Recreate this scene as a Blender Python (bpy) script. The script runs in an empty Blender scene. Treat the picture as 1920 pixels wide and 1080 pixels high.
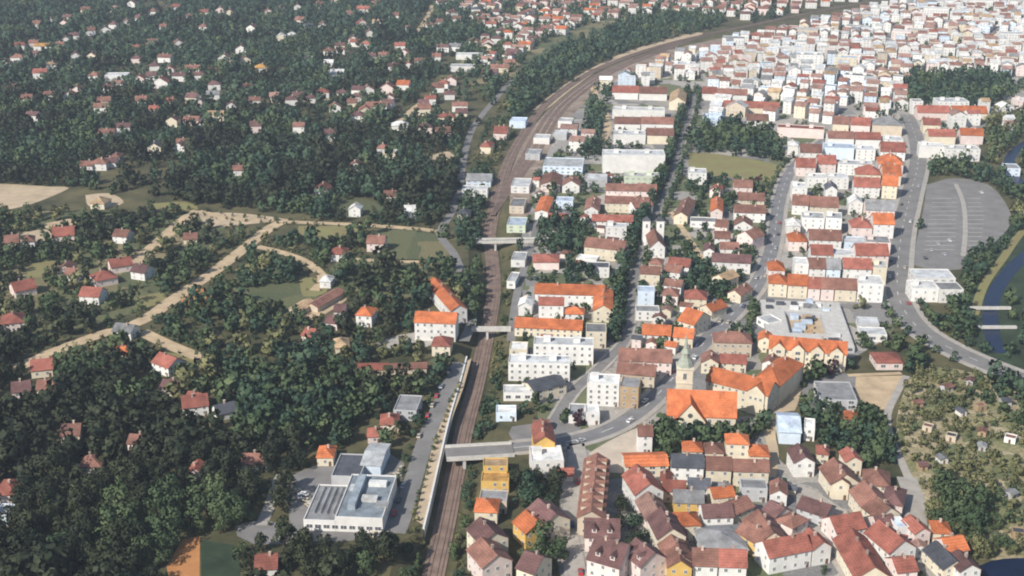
import bpy, math, random
import numpy as np
from mathutils import Vector, noise as mnoise

random.seed(11)
rng = np.random.default_rng(11)
SC = bpy.context.scene
COL = SC.collection

# ------------------------------------------------------------------ camera, sky, sun, exposure
CAM_H, FPX, HORIZON = 253.0, 2400.0, -350.0
PITCH = math.atan((540.0 - HORIZON) / FPX)
cam_data = bpy.data.cameras.new('camera')
cam_data.sensor_width = 36.0
cam_data.lens = FPX / 1920.0 * 36.0
cam_data.clip_start = 1.0
cam_data.clip_end = 20000.0
cam = bpy.data.objects.new('camera', cam_data)
COL.objects.link(cam)
cam.location = (0, 0, CAM_H)
cam.rotation_euler = (math.pi / 2 - PITCH, 0, 0)
SC.camera = cam

SUN_DIR = Vector((-0.56, -0.62, 0.66)).normalized()
world = bpy.data.worlds.new('World')
SC.world = world
world.use_nodes = True
wn = world.node_tree
sky = wn.nodes.new('ShaderNodeTexSky')
sky.sky_type = 'NISHITA'
sky.sun_disc = False
sky.sun_elevation = math.asin(SUN_DIR.z)
sky.sun_rotation = math.atan2(SUN_DIR.x, SUN_DIR.y)
wn.links.new(sky.outputs['Color'], wn.nodes['Background'].inputs['Color'])
wn.nodes['Background'].inputs['Strength'].default_value = 0.10
sun_data = bpy.data.lights.new('sun', 'SUN')
sun_data.energy = 4.3
sun_data.angle = math.radians(0.5)
sun_data.color = (1.0, 0.952, 0.875)
sun = bpy.data.objects.new('sun', sun_data)
COL.objects.link(sun)
sun.rotation_euler = SUN_DIR.to_track_quat('Z', 'Y').to_euler()
SC.view_settings.view_transform = 'Standard'
SC.view_settings.look = 'None'
SC.view_settings.exposure = 0.36
SC.view_settings.gamma = 1.0
SC.view_settings.use_curve_mapping = False
SC.cycles.use_denoising = True
SC.cycles.filter_width = 2.0
SC.cycles.max_bounces = 5
SC.cycles.diffuse_bounces = 2
SC.cycles.glossy_bounces = 2
SC.cycles.volume_bounces = 0
SC.cycles.volume_step_rate = 4.0

# ------------------------------------------------------------------ photograph pixel -> place on the ground
CP, SP = math.cos(PITCH), math.sin(PITCH)


def G(px, py, z=0.0):
    u, v = (px - 960.0) / FPX, (540.0 - py) / FPX
    dy, dz = CP + v * SP, -SP + v * CP
    t = (z - CAM_H) / dz
    return (u * t, dy * t)


def P(x, y, z=0.0):
    """ground arrays -> photograph pixels"""
    zc = y * CP - (z - CAM_H) * SP
    v = y * SP + (z - CAM_H) * CP
    return 960.0 + FPX * x / zc, 540.0 - FPX * v / zc


def inside(poly, X, Y):
    X = np.asarray(X, float)
    Y = np.asarray(Y, float)
    r = np.zeros(X.shape, bool)
    n = len(poly)
    for i in range(n):
        x1, y1 = poly[i]
        x2, y2 = poly[(i + 1) % n]
        if y1 == y2:
            continue
        c = ((y1 > Y) != (y2 > Y)) & (X < (x2 - x1) * (Y - y1) / (y2 - y1) + x1)
        r ^= c
    return r


# occupied ground, 1 m cells (trees and scattered houses keep off it)
MX0, MY0, MW, MHH = -900, 360, 1800, 1700
occ = np.zeros((MHH, MW), np.uint8)      # 1 = building or its foreground, 2 = road / open patch


def occ_rect(cx, cy, ux, uy, x0, x1, y0, y1, val):
    """mark an oriented rectangle; u = local x axis, v = local y axis (left-hand normal)"""
    vx, vy = -uy, ux
    xs = [cx + ux * a + vx * b for a in (x0, x1) for b in (y0, y1)]
    ys = [cy + uy * a + vy * b for a in (x0, x1) for b in (y0, y1)]
    i0, i1 = max(0, int(min(xs)) - MX0 - 1), min(MW, int(max(xs)) - MX0 + 2)
    j0, j1 = max(0, int(min(ys)) - MY0 - 1), min(MHH, int(max(ys)) - MY0 + 2)
    if i0 >= i1 or j0 >= j1:
        return
    gx, gy = np.meshgrid(np.arange(i0, i1) + MX0 + .5 - cx, np.arange(j0, j1) + MY0 + .5 - cy)
    a = gx * ux + gy * uy
    b = gx * vx + gy * vy
    m = (a > x0) & (a < x1) & (b > y0) & (b < y1)
    sub = occ[j0:j1, i0:i1]
    sub[m] |= val


def occ_free(cx, cy, ux, uy, x0, x1, y0, y1, val=255):
    vx, vy = -uy, ux
    for a in np.linspace(x0, x1, 5):
        for b in np.linspace(y0, y1, 5):
            i = int(cx + ux * a + vx * b) - MX0
            j = int(cy + uy * a + vy * b) - MY0
            if 0 <= i < MW and 0 <= j < MHH and occ[j, i] & val:
                return False
    return True


def occ_poly(pts, val):
    xs = [p[0] for p in pts]
    ys = [p[1] for p in pts]
    i0, i1 = max(0, int(min(xs)) - MX0), min(MW, int(max(xs)) - MX0 + 1)
    j0, j1 = max(0, int(min(ys)) - MY0), min(MHH, int(max(ys)) - MY0 + 1)
    if i0 >= i1 or j0 >= j1:
        return
    gx, gy = np.meshgrid(np.arange(i0, i1) + MX0 + .5, np.arange(j0, j1) + MY0 + .5)
    occ[j0:j1, i0:i1][inside(pts, gx, gy)] |= val


# ------------------------------------------------------------------ materials
MATS = {}


def mat(name, c, var=0.25, scale=0.35, rough=0.85, bump=0.0, obj_var=0.0, c2=None, fine=0.0, stripe=0.0, spec=0.3):
    m = bpy.data.materials.new(name)
    m.use_nodes = True
    nt = m.node_tree
    N, L = nt.nodes, nt.links
    b = N['Principled BSDF']
    b.inputs['Roughness'].default_value = rough
    b.inputs['Specular IOR Level'].default_value = spec
    geo = N.new('ShaderNodeNewGeometry')
    nz = N.new('ShaderNodeTexNoise')
    nz.inputs['Scale'].default_value = scale
    nz.inputs['Detail'].default_value = 5.0
    nz.inputs['Roughness'].default_value = 0.65
    L.new(geo.outputs['Position'], nz.inputs['Vector'])
    ramp = N.new('ShaderNodeValToRGB')
    c2 = c2 or tuple(min(1, x * (1 + var)) for x in c)
    ramp.color_ramp.elements[0].position = 0.33
    ramp.color_ramp.elements[0].color = (*[x * (1 - var) for x in c], 1)
    ramp.color_ramp.elements[1].position = 0.67
    ramp.color_ramp.elements[1].color = (*c2, 1)
    L.new(nz.outputs['Fac'], ramp.inputs['Fac'])
    out = ramp.outputs['Color']

    def scaled(col, fac_socket, lo, hi):
        mr = N.new('ShaderNodeMapRange')
        mr.inputs['To Min'].default_value = lo
        mr.inputs['To Max'].default_value = hi
        L.new(fac_socket, mr.inputs['Value'])
        mx = N.new('ShaderNodeVectorMath')
        mx.operation = 'SCALE'
        L.new(col, mx.inputs[0])
        L.new(mr.outputs['Result'], mx.inputs['Scale'])
        return mx.outputs['Vector']
    if fine:
        n2 = N.new('ShaderNodeTexNoise')
        n2.inputs['Scale'].default_value = 1.7
        n2.inputs['Detail'].default_value = 3.0
        L.new(geo.outputs['Position'], n2.inputs['Vector'])
        out = scaled(out, n2.outputs['Fac'], 1 - fine, 1 + fine)
    if stripe:
        tc = N.new('ShaderNodeTexCoord')
        wv = N.new('ShaderNodeTexWave')
        wv.bands_direction = 'Z'
        wv.inputs['Scale'].default_value = 0.55
        wv.inputs['Distortion'].default_value = 1.5
        L.new(tc.outputs['Object'], wv.inputs['Vector'])
        out = scaled(out, wv.outputs['Fac'], 1 - stripe, 1 + stripe)
    if obj_var:
        oi = N.new('ShaderNodeObjectInfo')
        out = scaled(out, oi.outputs['Random'], 1 - obj_var, 1 + obj_var)
    L.new(out, b.inputs['Base Color'])
    if bump:
        bp = N.new('ShaderNodeBump')
        bp.inputs['Strength'].default_value = bump
        bp.inputs['Distance'].default_value = 0.3
        n3 = N.new('ShaderNodeTexNoise')
        n3.inputs['Scale'].default_value = 2.5
        L.new(geo.outputs['Position'], n3.inputs['Vector'])
        L.new(n3.outputs['Fac'], bp.inputs['Height'])
        L.new(bp.outputs['Normal'], b.inputs['Normal'])
    MATS[name] = m
    return m


WALLS = {  # code: (word, colour)
    'w': ('white', (0.69, 0.67, 0.63)), 'c': ('cream', (0.64, 0.565, 0.43)), 'y': ('yellow', (0.62, 0.40, 0.12)),
    'p': ('pale pink', (0.70, 0.58, 0.53)), 'b': ('beige', (0.52, 0.44, 0.34)), 'g': ('grey', (0.42, 0.42, 0.42)),
    't': ('tan', (0.36, 0.26, 0.16)), 'l': ('pale blue', (0.60, 0.68, 0.76)), 'n': ('pale green', (0.55, 0.60, 0.45)),
}
ROOFS = {
    'o': ('orange', (0.50, 0.150, 0.058)), 'r': ('red', (0.30, 0.105, 0.075)), 'b': ('brown', (0.235, 0.115, 0.085)),
    'm': ('dark maroon', (0.150, 0.078, 0.072)), 'g': ('grey', (0.25, 0.25, 0.25)), 'k': ('charcoal', (0.085, 0.09, 0.105)),
    'l': ('pale grey', (0.50, 0.51, 0.51)), 's': ('sandy', (0.42, 0.29, 0.17)), 'u': ('pale blue', (0.52, 0.60, 0.70)),
    'v': ('steel grey', (0.27, 0.31, 0.345)), 'q': ('dusty pink', (0.33, 0.195, 0.155)), 'y': ('ochre', (0.52, 0.28, 0.08)), 'w': ('whitish', (0.66, 0.65, 0.62)),
}
for k, (wd, c) in WALLS.items():
    mat('wall_' + k, c, 0.10, 0.25, 0.9, 0.0, 0.10, fine=0.06)
for k, (wd, c) in ROOFS.items():
    pitched = k in 'orbmksyq'
    mat('roof_' + k, c, 0.42, 0.20, 0.85, 0.15, 0.26, c2=tuple(x * 1.14 for x in c), fine=0.36, stripe=0.12 if pitched else 0.0)
mat('glass', (0.10, 0.105, 0.115), 0.2, 0.5, 0.2, spec=0.6)
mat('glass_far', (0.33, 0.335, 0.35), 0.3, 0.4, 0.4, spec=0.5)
mat('frame', (0.70, 0.70, 0.68), 0.05, 0.5, 0.6)
mat('chimney', (0.42, 0.32, 0.26), 0.25, 0.8, 0.9, obj_var=0.35)
mat('door', (0.13, 0.08, 0.05), 0.3, 0.8, 0.6)
mat('copper', (0.31, 0.33, 0.27), 0.2, 0.6, 0.6)
mat('asphalt', (0.19, 0.187, 0.188), 0.18, 0.12, 0.9, fine=0.10)
mat('asphalt_old', (0.20, 0.19, 0.18), 0.16, 0.10, 0.92, fine=0.10)
mat('paving', (0.36, 0.33, 0.29), 0.15, 0.2, 0.9, fine=0.08)
mat('lane_dirt', (0.47, 0.355, 0.225), 0.22, 0.12, 0.95, fine=0.15)
mat('sand', (0.45, 0.35, 0.235), 0.18, 0.08, 0.95, fine=0.12)
mat('paint', (0.75, 0.75, 0.72), 0.15, 0.6, 0.8)
mat('ballast', (0.205, 0.145, 0.115), 0.28, 0.15, 0.95, fine=0.22)
mat('yard_soil', (0.24, 0.175, 0.135), 0.30, 0.06, 0.95, c2=(0.34, 0.27, 0.21), fine=0.2)
mat('rail_steel', (0.20, 0.14, 0.11), 0.2, 0.5, 0.45)
mat('concrete', (0.50, 0.48, 0.44), 0.15, 0.4, 0.9, fine=0.1)
mat('concrete_pale', (0.66, 0.66, 0.64), 0.10, 0.4, 0.9, fine=0.06)
mat('dry_grass', (0.30, 0.235, 0.115), 0.3, 0.07, 1.0, c2=(0.22, 0.22, 0.085), fine=0.25)
mat('lawn', (0.030, 0.048, 0.025), 0.4, 0.10, 1.0, fine=0.35)
mat('orange_soil', (0.44, 0.20, 0.075), 0.18, 0.10, 1.0, fine=0.15)
mat('ground_soil', (0.050, 0.060, 0.028), 0.35, 0.035, 1.0, c2=(0.135, 0.115, 0.055), fine=0.3)
mat('water', (0.008, 0.016, 0.045), 0.2, 0.05, 0.3, 0.05, spec=0.15)
mat('bark', (0.10, 0.075, 0.05), 0.3, 1.0, 0.95)
mat('plastic_dark', (0.03, 0.03, 0.035), 0.2, 1.0, 0.5)
CARS = {'white': (0.75, 0.75, 0.74), 'silver': (0.45, 0.46, 0.48), 'red': (0.40, 0.03, 0.03), 'dark blue': (0.03, 0.05, 0.16),
        'black': (0.03, 0.03, 0.035), 'beige': (0.52, 0.44, 0.32)}
for k, c in CARS.items():
    mat('car_' + k, c, 0.05, 0.5, 0.3, spec=0.5)


def plots_mat(name, cols, scale, fine=0.25):
    m = bpy.data.materials.new(name)
    m.use_nodes = True
    N, L = m.node_tree.nodes, m.node_tree.links
    b = N['Principled BSDF']
    b.inputs['Roughness'].default_value = 1.0
    geo = N.new('ShaderNodeNewGeometry')
    warp = N.new('ShaderNodeTexNoise')
    warp.inputs['Scale'].default_value = 0.08
    L.new(geo.outputs['Position'], warp.inputs['Vector'])
    mixv = N.new('ShaderNodeVectorMath')
    mixv.operation = 'MULTIPLY_ADD'
    L.new(warp.outputs['Color'], mixv.inputs[0])
    mixv.inputs[1].default_value = (9, 9, 0)
    L.new(geo.outputs['Position'], mixv.inputs[2])
    vo = N.new('ShaderNodeTexVoronoi')
    vo.distance = 'CHEBYCHEV'
    vo.inputs['Scale'].default_value = scale
    L.new(mixv.outputs['Vector'], vo.inputs['Vector'])
    sep = N.new('ShaderNodeSeparateColor')
    L.new(vo.outputs['Color'], sep.inputs['Color'])
    ramp = N.new('ShaderNodeValToRGB')
    ramp.color_ramp.interpolation = 'CONSTANT'
    while len(ramp.color_ramp.elements) < len(cols):
        ramp.color_ramp.elements.new(.5)
    for i, c in enumerate(cols):
        ramp.color_ramp.elements[i].position = i / len(cols)
        ramp.color_ramp.elements[i].color = (*c, 1)
    L.new(sep.outputs['Red'], ramp.inputs['Fac'])
    n2 = N.new('ShaderNodeTexNoise')
    n2.inputs['Scale'].default_value = 0.8
    n2.inputs['Detail'].default_value = 5
    L.new(geo.outputs['Position'], n2.inputs['Vector'])
    mr = N.new('ShaderNodeMapRange')
    mr.inputs['From Min'].default_value = .3
    mr.inputs['From Max'].default_value = .7
    mr.inputs['To Min'].default_value = 1 - fine
    mr.inputs['To Max'].default_value = 1 + fine
    L.new(n2.outputs['Fac'], mr.inputs['Value'])
    mx = N.new('ShaderNodeVectorMath')
    mx.operation = 'SCALE'
    L.new(ramp.outputs['Color'], mx.inputs[0])
    L.new(mr.outputs['Result'], mx.inputs['Scale'])
    L.new(mx.outputs['Vector'], b.inputs['Base Color'])
    MATS[name] = m


plots_mat('town_ground', [(.22, .21, .20), (.30, .28, .25), (.10, .12, .055), (.36, .33, .29), (.18, .175, .17), (.13, .14, .07), (.27, .25, .22)], 0.05)
plots_mat('allotment_soil', [(.14, .145, .065), (.29, .24, .14), (.19, .185, .085), (.36, .30, .19), (.12, .135, .06), (.24, .21, .11)], 0.11, .4)
plots_mat('meadow', [(.085, .095, .04), (.16, .14, .065), (.11, .115, .05), (.22, .18, .095), (.07, .085, .036)], 0.028, .35)


def leaf_mat(name, dark, light):
    m = bpy.data.materials.new(name)
    m.use_nodes = True
    nt = m.node_tree
    N, L = nt.nodes, nt.links
    b = N['Principled BSDF']
    b.inputs['Roughness'].default_value = 0.7
    b.inputs['Specular IOR Level'].default_value = 0.2
    geo = N.new('ShaderNodeNewGeometry')
    nz = N.new('ShaderNodeTexNoise')
    nz.inputs['Scale'].default_value = 0.05
    nz.inputs['Detail'].default_value = 3.0
    L.new(geo.outputs['Position'], nz.inputs['Vector'])
    add = N.new('ShaderNodeMath')
    add.operation = 'MULTIPLY_ADD'
    L.new(geo.outputs['Random Per Island'], add.inputs[0])
    add.inputs[1].default_value = 0.13
    L.new(nz.outputs['Fac'], add.inputs[2])
    ramp = N.new('ShaderNodeValToRGB')
    ramp.color_ramp.elements[0].position = 0.40
    ramp.color_ramp.elements[0].color = (*dark, 1)
    ramp.color_ramp.elements[1].position = 0.92
    ramp.color_ramp.elements[1].color = (*light, 1)
    L.new(add.outputs['Value'], ramp.inputs['Fac'])
    L.new(ramp.outputs['Color'], b.inputs['Base Color'])
    MATS[name] = m


leaf_mat('leaf_dark', (0.017, 0.026, 0.014), (0.060, 0.068, 0.031))  # dark leaf tone, deepened to put the vignette on the left into colour
leaf_mat('leaf_mid', (0.044, 0.074, 0.034), (0.122, 0.152, 0.064))
leaf_mat('leaf_teal', (0.028, 0.057, 0.036), (0.082, 0.124, 0.064))
leaf_mat('leaf_olive', (0.100, 0.108, 0.045), (0.260, 0.245, 0.115))
leaf_mat('leaf_purple', (0.035, 0.014, 0.020), (0.075, 0.030, 0.035))


# ------------------------------------------------------------------ mesh helpers
def new_mesh(name, verts, faces, mats, mat_idx=None):
    me = bpy.data.meshes.new(name)
    me.from_pydata(verts, [], faces)
    for m in (mats if isinstance(mats, (list, tuple)) else [mats]):
        me.materials.append(MATS[m])
    if mat_idx is not None:
        me.polygons.foreach_set('material_index', np.array(mat_idx, np.int32))
    me.update()
    return me


def link(name, me, parent=None, loc=None):
    o = bpy.data.objects.new(name, me)
    COL.objects.link(o)
    if parent is not None:
        o.parent = parent
    if loc is not None:
        o.location = loc
    return o


def tag(o, label=None, cat=None, group=None, kind=None):
    if label:
        o['label'] = label
    if cat:
        o['category'] = cat
    if group:
        o['group'] = group
    if kind:
        o['kind'] = kind
    return o


class MB:
    def __init__(self):
        self.v, self.f, self.m = [], [], []

    def add(self, verts, faces, mi=0):
        n = len(self.v)
        self.v += [tuple(p) for p in verts]
        self.f += [tuple(i + n for i in f) for f in faces]
        self.m += [mi] * len(faces)
        return self

    def box(self, x0, x1, y0, y1, z0, z1, mi=0):
        return self.add([(x0, y0, z0), (x1, y0, z0), (x1, y1, z0), (x0, y1, z0), (x0, y0, z1), (x1, y0, z1), (x1, y1, z1), (x0, y1, z1)],
                        [(0, 3, 2, 1), (4, 5, 6, 7), (0, 1, 5, 4), (1, 2, 6, 5), (2, 3, 7, 6), (3, 0, 4, 7)], mi)

    def mesh(self, name, mats):
        return new_mesh(name, self.v, self.f, mats, self.m)


def smooth_line(pts, step):
    """Catmull-Rom through pts, resampled about every step metres"""
    pts = [np.array(p, float) for p in pts]
    pts = [2 * pts[0] - pts[1]] + pts + [2 * pts[-1] - pts[-2]]
    out = []
    for i in range(1, len(pts) - 2):
        p0, p1, p2, p3 = pts[i - 1:i + 3]
        n = max(1, int(np.linalg.norm(p2 - p1) / step))
        for k in range(n):
            t = k / n
            out.append(0.5 * (2 * p1 + (p2 - p0) * t + (2 * p0 - 5 * p1 + 4 * p2 - p3) * t * t + (3 * p1 - p0 - 3 * p2 + p3) * t ** 3))
    out.append(pts[-2])
    return np.array(out)


def normals(line):
    t = np.gradient(line, axis=0)
    t /= np.linalg.norm(t, axis=1)[:, None] + 1e-9
    return np.stack([-t[:, 1], t[:, 0]], 1)      # left of the direction of travel


def strip_mesh(name, line, lo, hi, z0, z1, m):
    """ribbon between offsets lo and hi (left positive) with its sides down to z0, top at z1"""
    n = normals(line)
    k = len(line)
    lo = np.broadcast_to(np.asarray(lo, float), (k,))
    hi = np.broadcast_to(np.asarray(hi, float), (k,))
    z0 = np.broadcast_to(np.asarray(z0, float), (k,))
    z1 = np.broadcast_to(np.asarray(z1, float), (k,))
    a, b = line + n * lo[:, None], line + n * hi[:, None]
    v = []
    for i in range(k):
        v += [(a[i, 0], a[i, 1], z0[i]), (a[i, 0], a[i, 1], z1[i]), (b[i, 0], b[i, 1], z1[i]), (b[i, 0], b[i, 1], z0[i])]
    f = []
    for i in range(k - 1):
        p, q = 4 * i, 4 * (i + 1)
        f += [(p + 1, q + 1, q + 2, p + 2), (p, q, q + 1, p + 1), (p + 2, q + 2, q + 3, p + 3)]
    f += [(0, 1, 2, 3), (4 * k - 1, 4 * k - 2, 4 * k - 3, 4 * k - 4)]
    return new_mesh(name, v, f, m)


def fill_poly(pts):
    """triangles of a simple polygon, counter-clockwise"""
    from mathutils.geometry import tessellate_polygon
    t = tessellate_polygon([[Vector((p[0], p[1], 0)) for p in pts]])
    out = []
    for a, b, c in t:
        pa, pb, pc = pts[a], pts[b], pts[c]
        cr = (pb[0] - pa[0]) * (pc[1] - pa[1]) - (pb[1] - pa[1]) * (pc[0] - pa[0])
        out.append((a, b, c) if cr > 0 else (a, c, b))
    return out


def patch(name, px, z, m, val=2, kind='structure', label=None, cat=None, blur=True):
    pts = [G(*p) for p in px]
    if blur:
        pts = [tuple(p) for p in smooth_line(pts + [pts[0]], 6.0)[:-1]]
    o = link(name, new_mesh(name, [(p[0], p[1], z) for p in pts], fill_poly(pts), m))
    tag(o, label, cat, None, kind)
    if val:
        occ_poly(pts, val)
    return o


def mark_line(line, half, val=2):
    for i in range(len(line) - 1):
        d = line[i + 1] - line[i]
        ln = np.linalg.norm(d)
        if ln > 1e-6:
            occ_rect(line[i][0], line[i][1], d[0] / ln, d[1] / ln, -1, ln + 1, -half, half, val)


# ------------------------------------------------------------------ the railway line and its cutting, then the ground sheet
RAIL_PX = [(795, 1160), (806, 1110), (817, 1060), (835, 980), (855, 880), (872, 800), (893, 720), (908, 650), (918, 600), (926, 540), (922, 480), (918, 445),
           (925, 400), (938, 350), (955, 300), (980, 255), (1015, 205), (1060, 167), (1110, 135), (1170, 109), (1240, 86), (1320, 66), (1420, 45),
           (1520, 24), (1640, 2), (1780, -18)]


def cut_depth(py):
    return 5.0 * min(1.0, max(0.0, (py - 385.0) / 60.0))


rail = smooth_line([G(x, y, -cut_depth(y)) for x, y in RAIL_PX], 6.0)
_, rail_py = P(rail[:, 0], rail[:, 1], np.zeros(len(rail)))
rail_z = -5.0 * np.clip((rail_py - 385) / 60.0, 0, 1)
K = len(rail)
nl = normals(rail)
deep = -rail_z / 5.0
walled = np.clip((rail_py - 655) / 15, 0, 1) * np.clip((1015 - rail_py) / 15, 0, 1)     # concrete retaining wall on the left bank
floor_l = 6.2 + 0.0 * deep
edge_l = 6.2 + deep * (8.0 * (1 - walled) + 0.35)
edge_r = -(5.6 + deep * 10.0 + 0.2)
Lf, Le = rail + nl * floor_l[:, None], rail + nl * edge_l[:, None]
Rf, Re = rail + nl * -5.6, rail + nl * edge_r[:, None]
FAR = 9000.0
v, f = [], []
for i in range(K):
    v += [(*Le[i], 0.0), (*Lf[i], rail_z[i]), (*Rf[i], rail_z[i]), (*Re[i], 0.0)]
for i in range(K - 1):
    p, q = 4 * i, 4 * (i + 1)
    f += [(p + 1, p, q, q + 1), (p + 2, p + 1, q + 1, q + 2), (p + 3, p + 2, q + 2, q + 3)]
left = [tuple(p) for p in Le] + [(Le[-1][0], FAR), (-FAR, FAR), (-FAR, -400), (Le[0][0], -400)]
right = [tuple(p) for p in Re] + [(Le[-1][0], FAR), (FAR, FAR), (FAR, -400), (Le[0][0], -400)]
base = len(v)
v += [(*p, 0.0) for p in left]
f += [tuple(i + base for i in t) for t in fill_poly(left)]
base = len(v)
v += [(*p, 0.0) for p in right]
f += [tuple(i + base for i in t) for t in fill_poly(right)]
ground = link('ground', new_mesh('ground', v, f, 'ground_soil'))
tag(ground, kind='structure')
occ_poly([tuple(p) for p in Le] + [tuple(p) for p in Re[::-1]], 2)

track = link('railway_track', None)
tag(track, 'rust brown double railway track running through the cutting', 'railway track')
link('ballast', strip_mesh('ballast', rail, -4.1, 4.1, rail_z - 0.05, rail_z + 0.30, 'ballast'), track)
for c in (-2.0, 2.0):
    for s in (-0.75, 0.75):
        link('rail', strip_mesh('rail', rail, c + s - 0.09, c + s + 0.09, rail_z + 0.25, rail_z + 0.52, 'rail_steel'), track)

i0 = int(np.argmin(np.abs(rail_py - 400)))
i1 = int(np.argmin(np.abs(rail_py - 62)))
fade = np.clip(np.minimum(np.arange(i1 - i0) / 25.0, (i1 - i0 - 1 - np.arange(i1 - i0)) / 25.0), 0, 1)
for k, off in enumerate((-9.5, -15.0, -20.5)):
    side = rail[i0:i1] + nl[i0:i1] * (off * fade)[:, None]
    siding = link('siding_track', None)
    tag(siding, f"rusty siding track in the goods yard, {('nearest the main line', 'middle one of three', 'farthest from the main line')[k]}", 'railway track')
    link('ballast', strip_mesh('ballast', side, -1.9, 1.9, 0.0, .24 - .02 * k, 'ballast'), siding)
    for q in (-.75, .75):
        link('rail', strip_mesh('rail', side, q - .09, q + .09, .2, .42, 'rail_steel'), siding)

# ------------------------------------------------------------------ ground patches (town floor, fields, yards)
patch('town_ground', [(1010, 800), (1000, 700), (985, 600), (975, 470), (990, 400), (1010, 320), (1060, 230), (1130, 160), (1230, 118), (1380, 70),
                      (1560, 40), (1700, 5), (1925, -5), (1990, 60), (1990, 190), (1850, 250), (1830, 300), (1720, 330), (1700, 560), (1620, 660), (1480, 700), (1450, 800),
                      (1470, 870), (1560, 880), (1680, 920), (1720, 1000), (1820, 1050), (1840, 1130), (1180, 1140), (1060, 1100), (1040, 940), (1060, 870)], 0.02, 'town_ground', 0)
patch('grass_bank', [(1000, 10), (1100, 12), (1240, 30), (1330, 55), (1200, 82), (1090, 122), (1000, 175), (900, 170), (860, 90)], 0.03, 'meadow', 0)
patch('field', [(-60, 350), (0, 345), (95, 350), (130, 352), (80, 375), (30, 390), (-60, 405)], 0.04, 'sand')
patch('field', [(285, 382), (345, 378), (372, 392), (330, 400), (290, 396)], 0.04, 'dry_grass')
patch('field', [(372, 398), (450, 400), (520, 408), (545, 412), (470, 420), (400, 425), (378, 412)], 0.04, 'sand')
patch('field', [(560, 424), (650, 424), (690, 430), (640, 446), (590, 450), (560, 436)], 0.04, 'dry_grass')
patch('field', [(160, 366), (205, 362), (232, 380), (190, 392), (165, 385)], 0.04, 'sand')
patch('field', [(700, 432), (800, 432), (845, 470), (800, 488), (715, 484), (690, 455)], 0.04, 'meadow')
patch('field', [(640, 372), (690, 374), (720, 398), (660, 408), (630, 395)], 0.04, 'meadow')
patch('field', [(440, 520), (520, 500), (560, 530), (600, 545), (560, 585), (480, 590), (430, 560)], 0.04, 'meadow', 0)
patch('field', [(330, 552), (360, 540), (402, 548), (380, 580), (350, 575)], 0.04, 'orange_soil')
patch('field', [(640, 480), (720, 486), (830, 492), (850, 540), (700, 560), (610, 530)], 0.04, 'meadow', 0)
patch('field', [(312, 1062), (342, 1012), (375, 1004), (374, 1100), (320, 1100)], 0.04, 'orange_soil', blur=False)
patch('lawn', [(377, 1012), (440, 1022), (452, 1060), (448, 1100), (377, 1100)], 0.04, 'lawn', blur=False)
patch('field', [(805, 293), (840, 284), (858, 300), (848, 312), (815, 308)], 0.04, 'sand')
patch('field', [(1290, 288), (1340, 288), (1460, 310), (1458, 338), (1380, 334), (1300, 322)], 0.05, 'dry_grass')
patch('factory_yard', [(520, 900), (640, 858), (730, 850), (758, 868), (748, 920), (742, 990), (700, 1010), (560, 1010), (540, 950)], 0.04, 'asphalt_old', 0)
patch('factory_yard', [(440, 985), (500, 975), (560, 1000), (550, 1018), (475, 1020), (445, 1005)], 0.05, 'asphalt_old', 0)
patch('station_strip', [(858, 688), (884, 672), (868, 730), (842, 800), (832, 850), (815, 920), (795, 985), (778, 975), (800, 880), (822, 790)], 0.04, 'sand', blur=False)
mat('square_paving', (0.50, 0.42, 0.335), 0.15, 0.1, 0.95, fine=0.12)
patch('square', [(1104, 850), (1140, 828), (1185, 806), (1202, 800), (1198, 850), (1172, 888), (1140, 886), (1116, 868)], 0.06, 'square_paving')
patch('car_park', [(1738, 346), (1790, 334), (1852, 346), (1888, 385), (1894, 420), (1862, 456), (1810, 480), (1800, 505), (1716, 498), (1716, 465), (1730, 400)], 0.05, 'asphalt_old')
patch('sports_ground', [(1605, 706), (1698, 704), (1690, 735), (1668, 768), (1600, 766)], 0.05, 'lane_dirt', blur=False)
patch('riverside_lawn', [(1860, 455), (1925, 400), (1990, 470), (1990, 720), (1900, 700), (1830, 650), (1812, 590), (1830, 530)], 0.03, 'lawn', 0)
patch('allotment_ground', [(1700, 715), (1740, 690), (1830, 700), (1990, 760), (2000, 1000), (1850, 1050), (1740, 1000), (1700, 880), (1680, 800)], 0.03, 'allotment_soil', 0)
patch('goods_yard', [(955, 330), (985, 260), (1030, 205), (1090, 158), (1150, 124), (1230, 100), (1330, 76), (1400, 66), (1390, 76), (1290, 100), (1200, 130), (1130, 165), (1075, 215), (1030, 280), (1000, 350), (985, 430), (960, 432)], 0.05, 'yard_soil', 0)
patch('railway_verge', [(1000, 205), (1060, 158), (1120, 122), (1190, 92), (1300, 62), (1310, 68), (1200, 99), (1130, 128), (1075, 165), (1020, 208)], 0.06, 'sand')
patch('field', [(20, 440), (90, 430), (104, 448), (40, 464)], 0.045, 'sand')
patch('field', [(82, 420), (132, 410), (142, 424), (95, 434)], 0.045, 'lane_dirt')
patch('field', [(560, 518), (604, 524), (612, 548), (570, 556)], 0.045, 'dry_grass')
patch('field', [(440, 506), (496, 482), (510, 494), (458, 520)], 0.045, 'dry_grass')
patch('field', [(250, 560), (300, 548), (312, 562), (262, 580)], 0.045, 'dry_grass')
patch('field', [(40, 500), (96, 488), (110, 506), (60, 522)], 0.045, 'dry_grass')
patch('field', [(560, 580), (640, 548), (655, 558), (585, 600)], 0.045, 'lane_dirt')
patch('field', [(300, 660), (360, 668), (380, 690), (330, 694)], 0.045, 'dry_grass')
patch('field', [(30, 860), (96, 856), (104, 884), (44, 892)], 0.045, 'dry_grass')
patch('field', [(250, 830), (280, 826), (286, 846), (256, 850)], 0.045, 'sand')
patch('works_yard', [(750, 628), (800, 622), (812, 645), (770, 655), (700, 648)], 0.05, 'paving')
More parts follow.
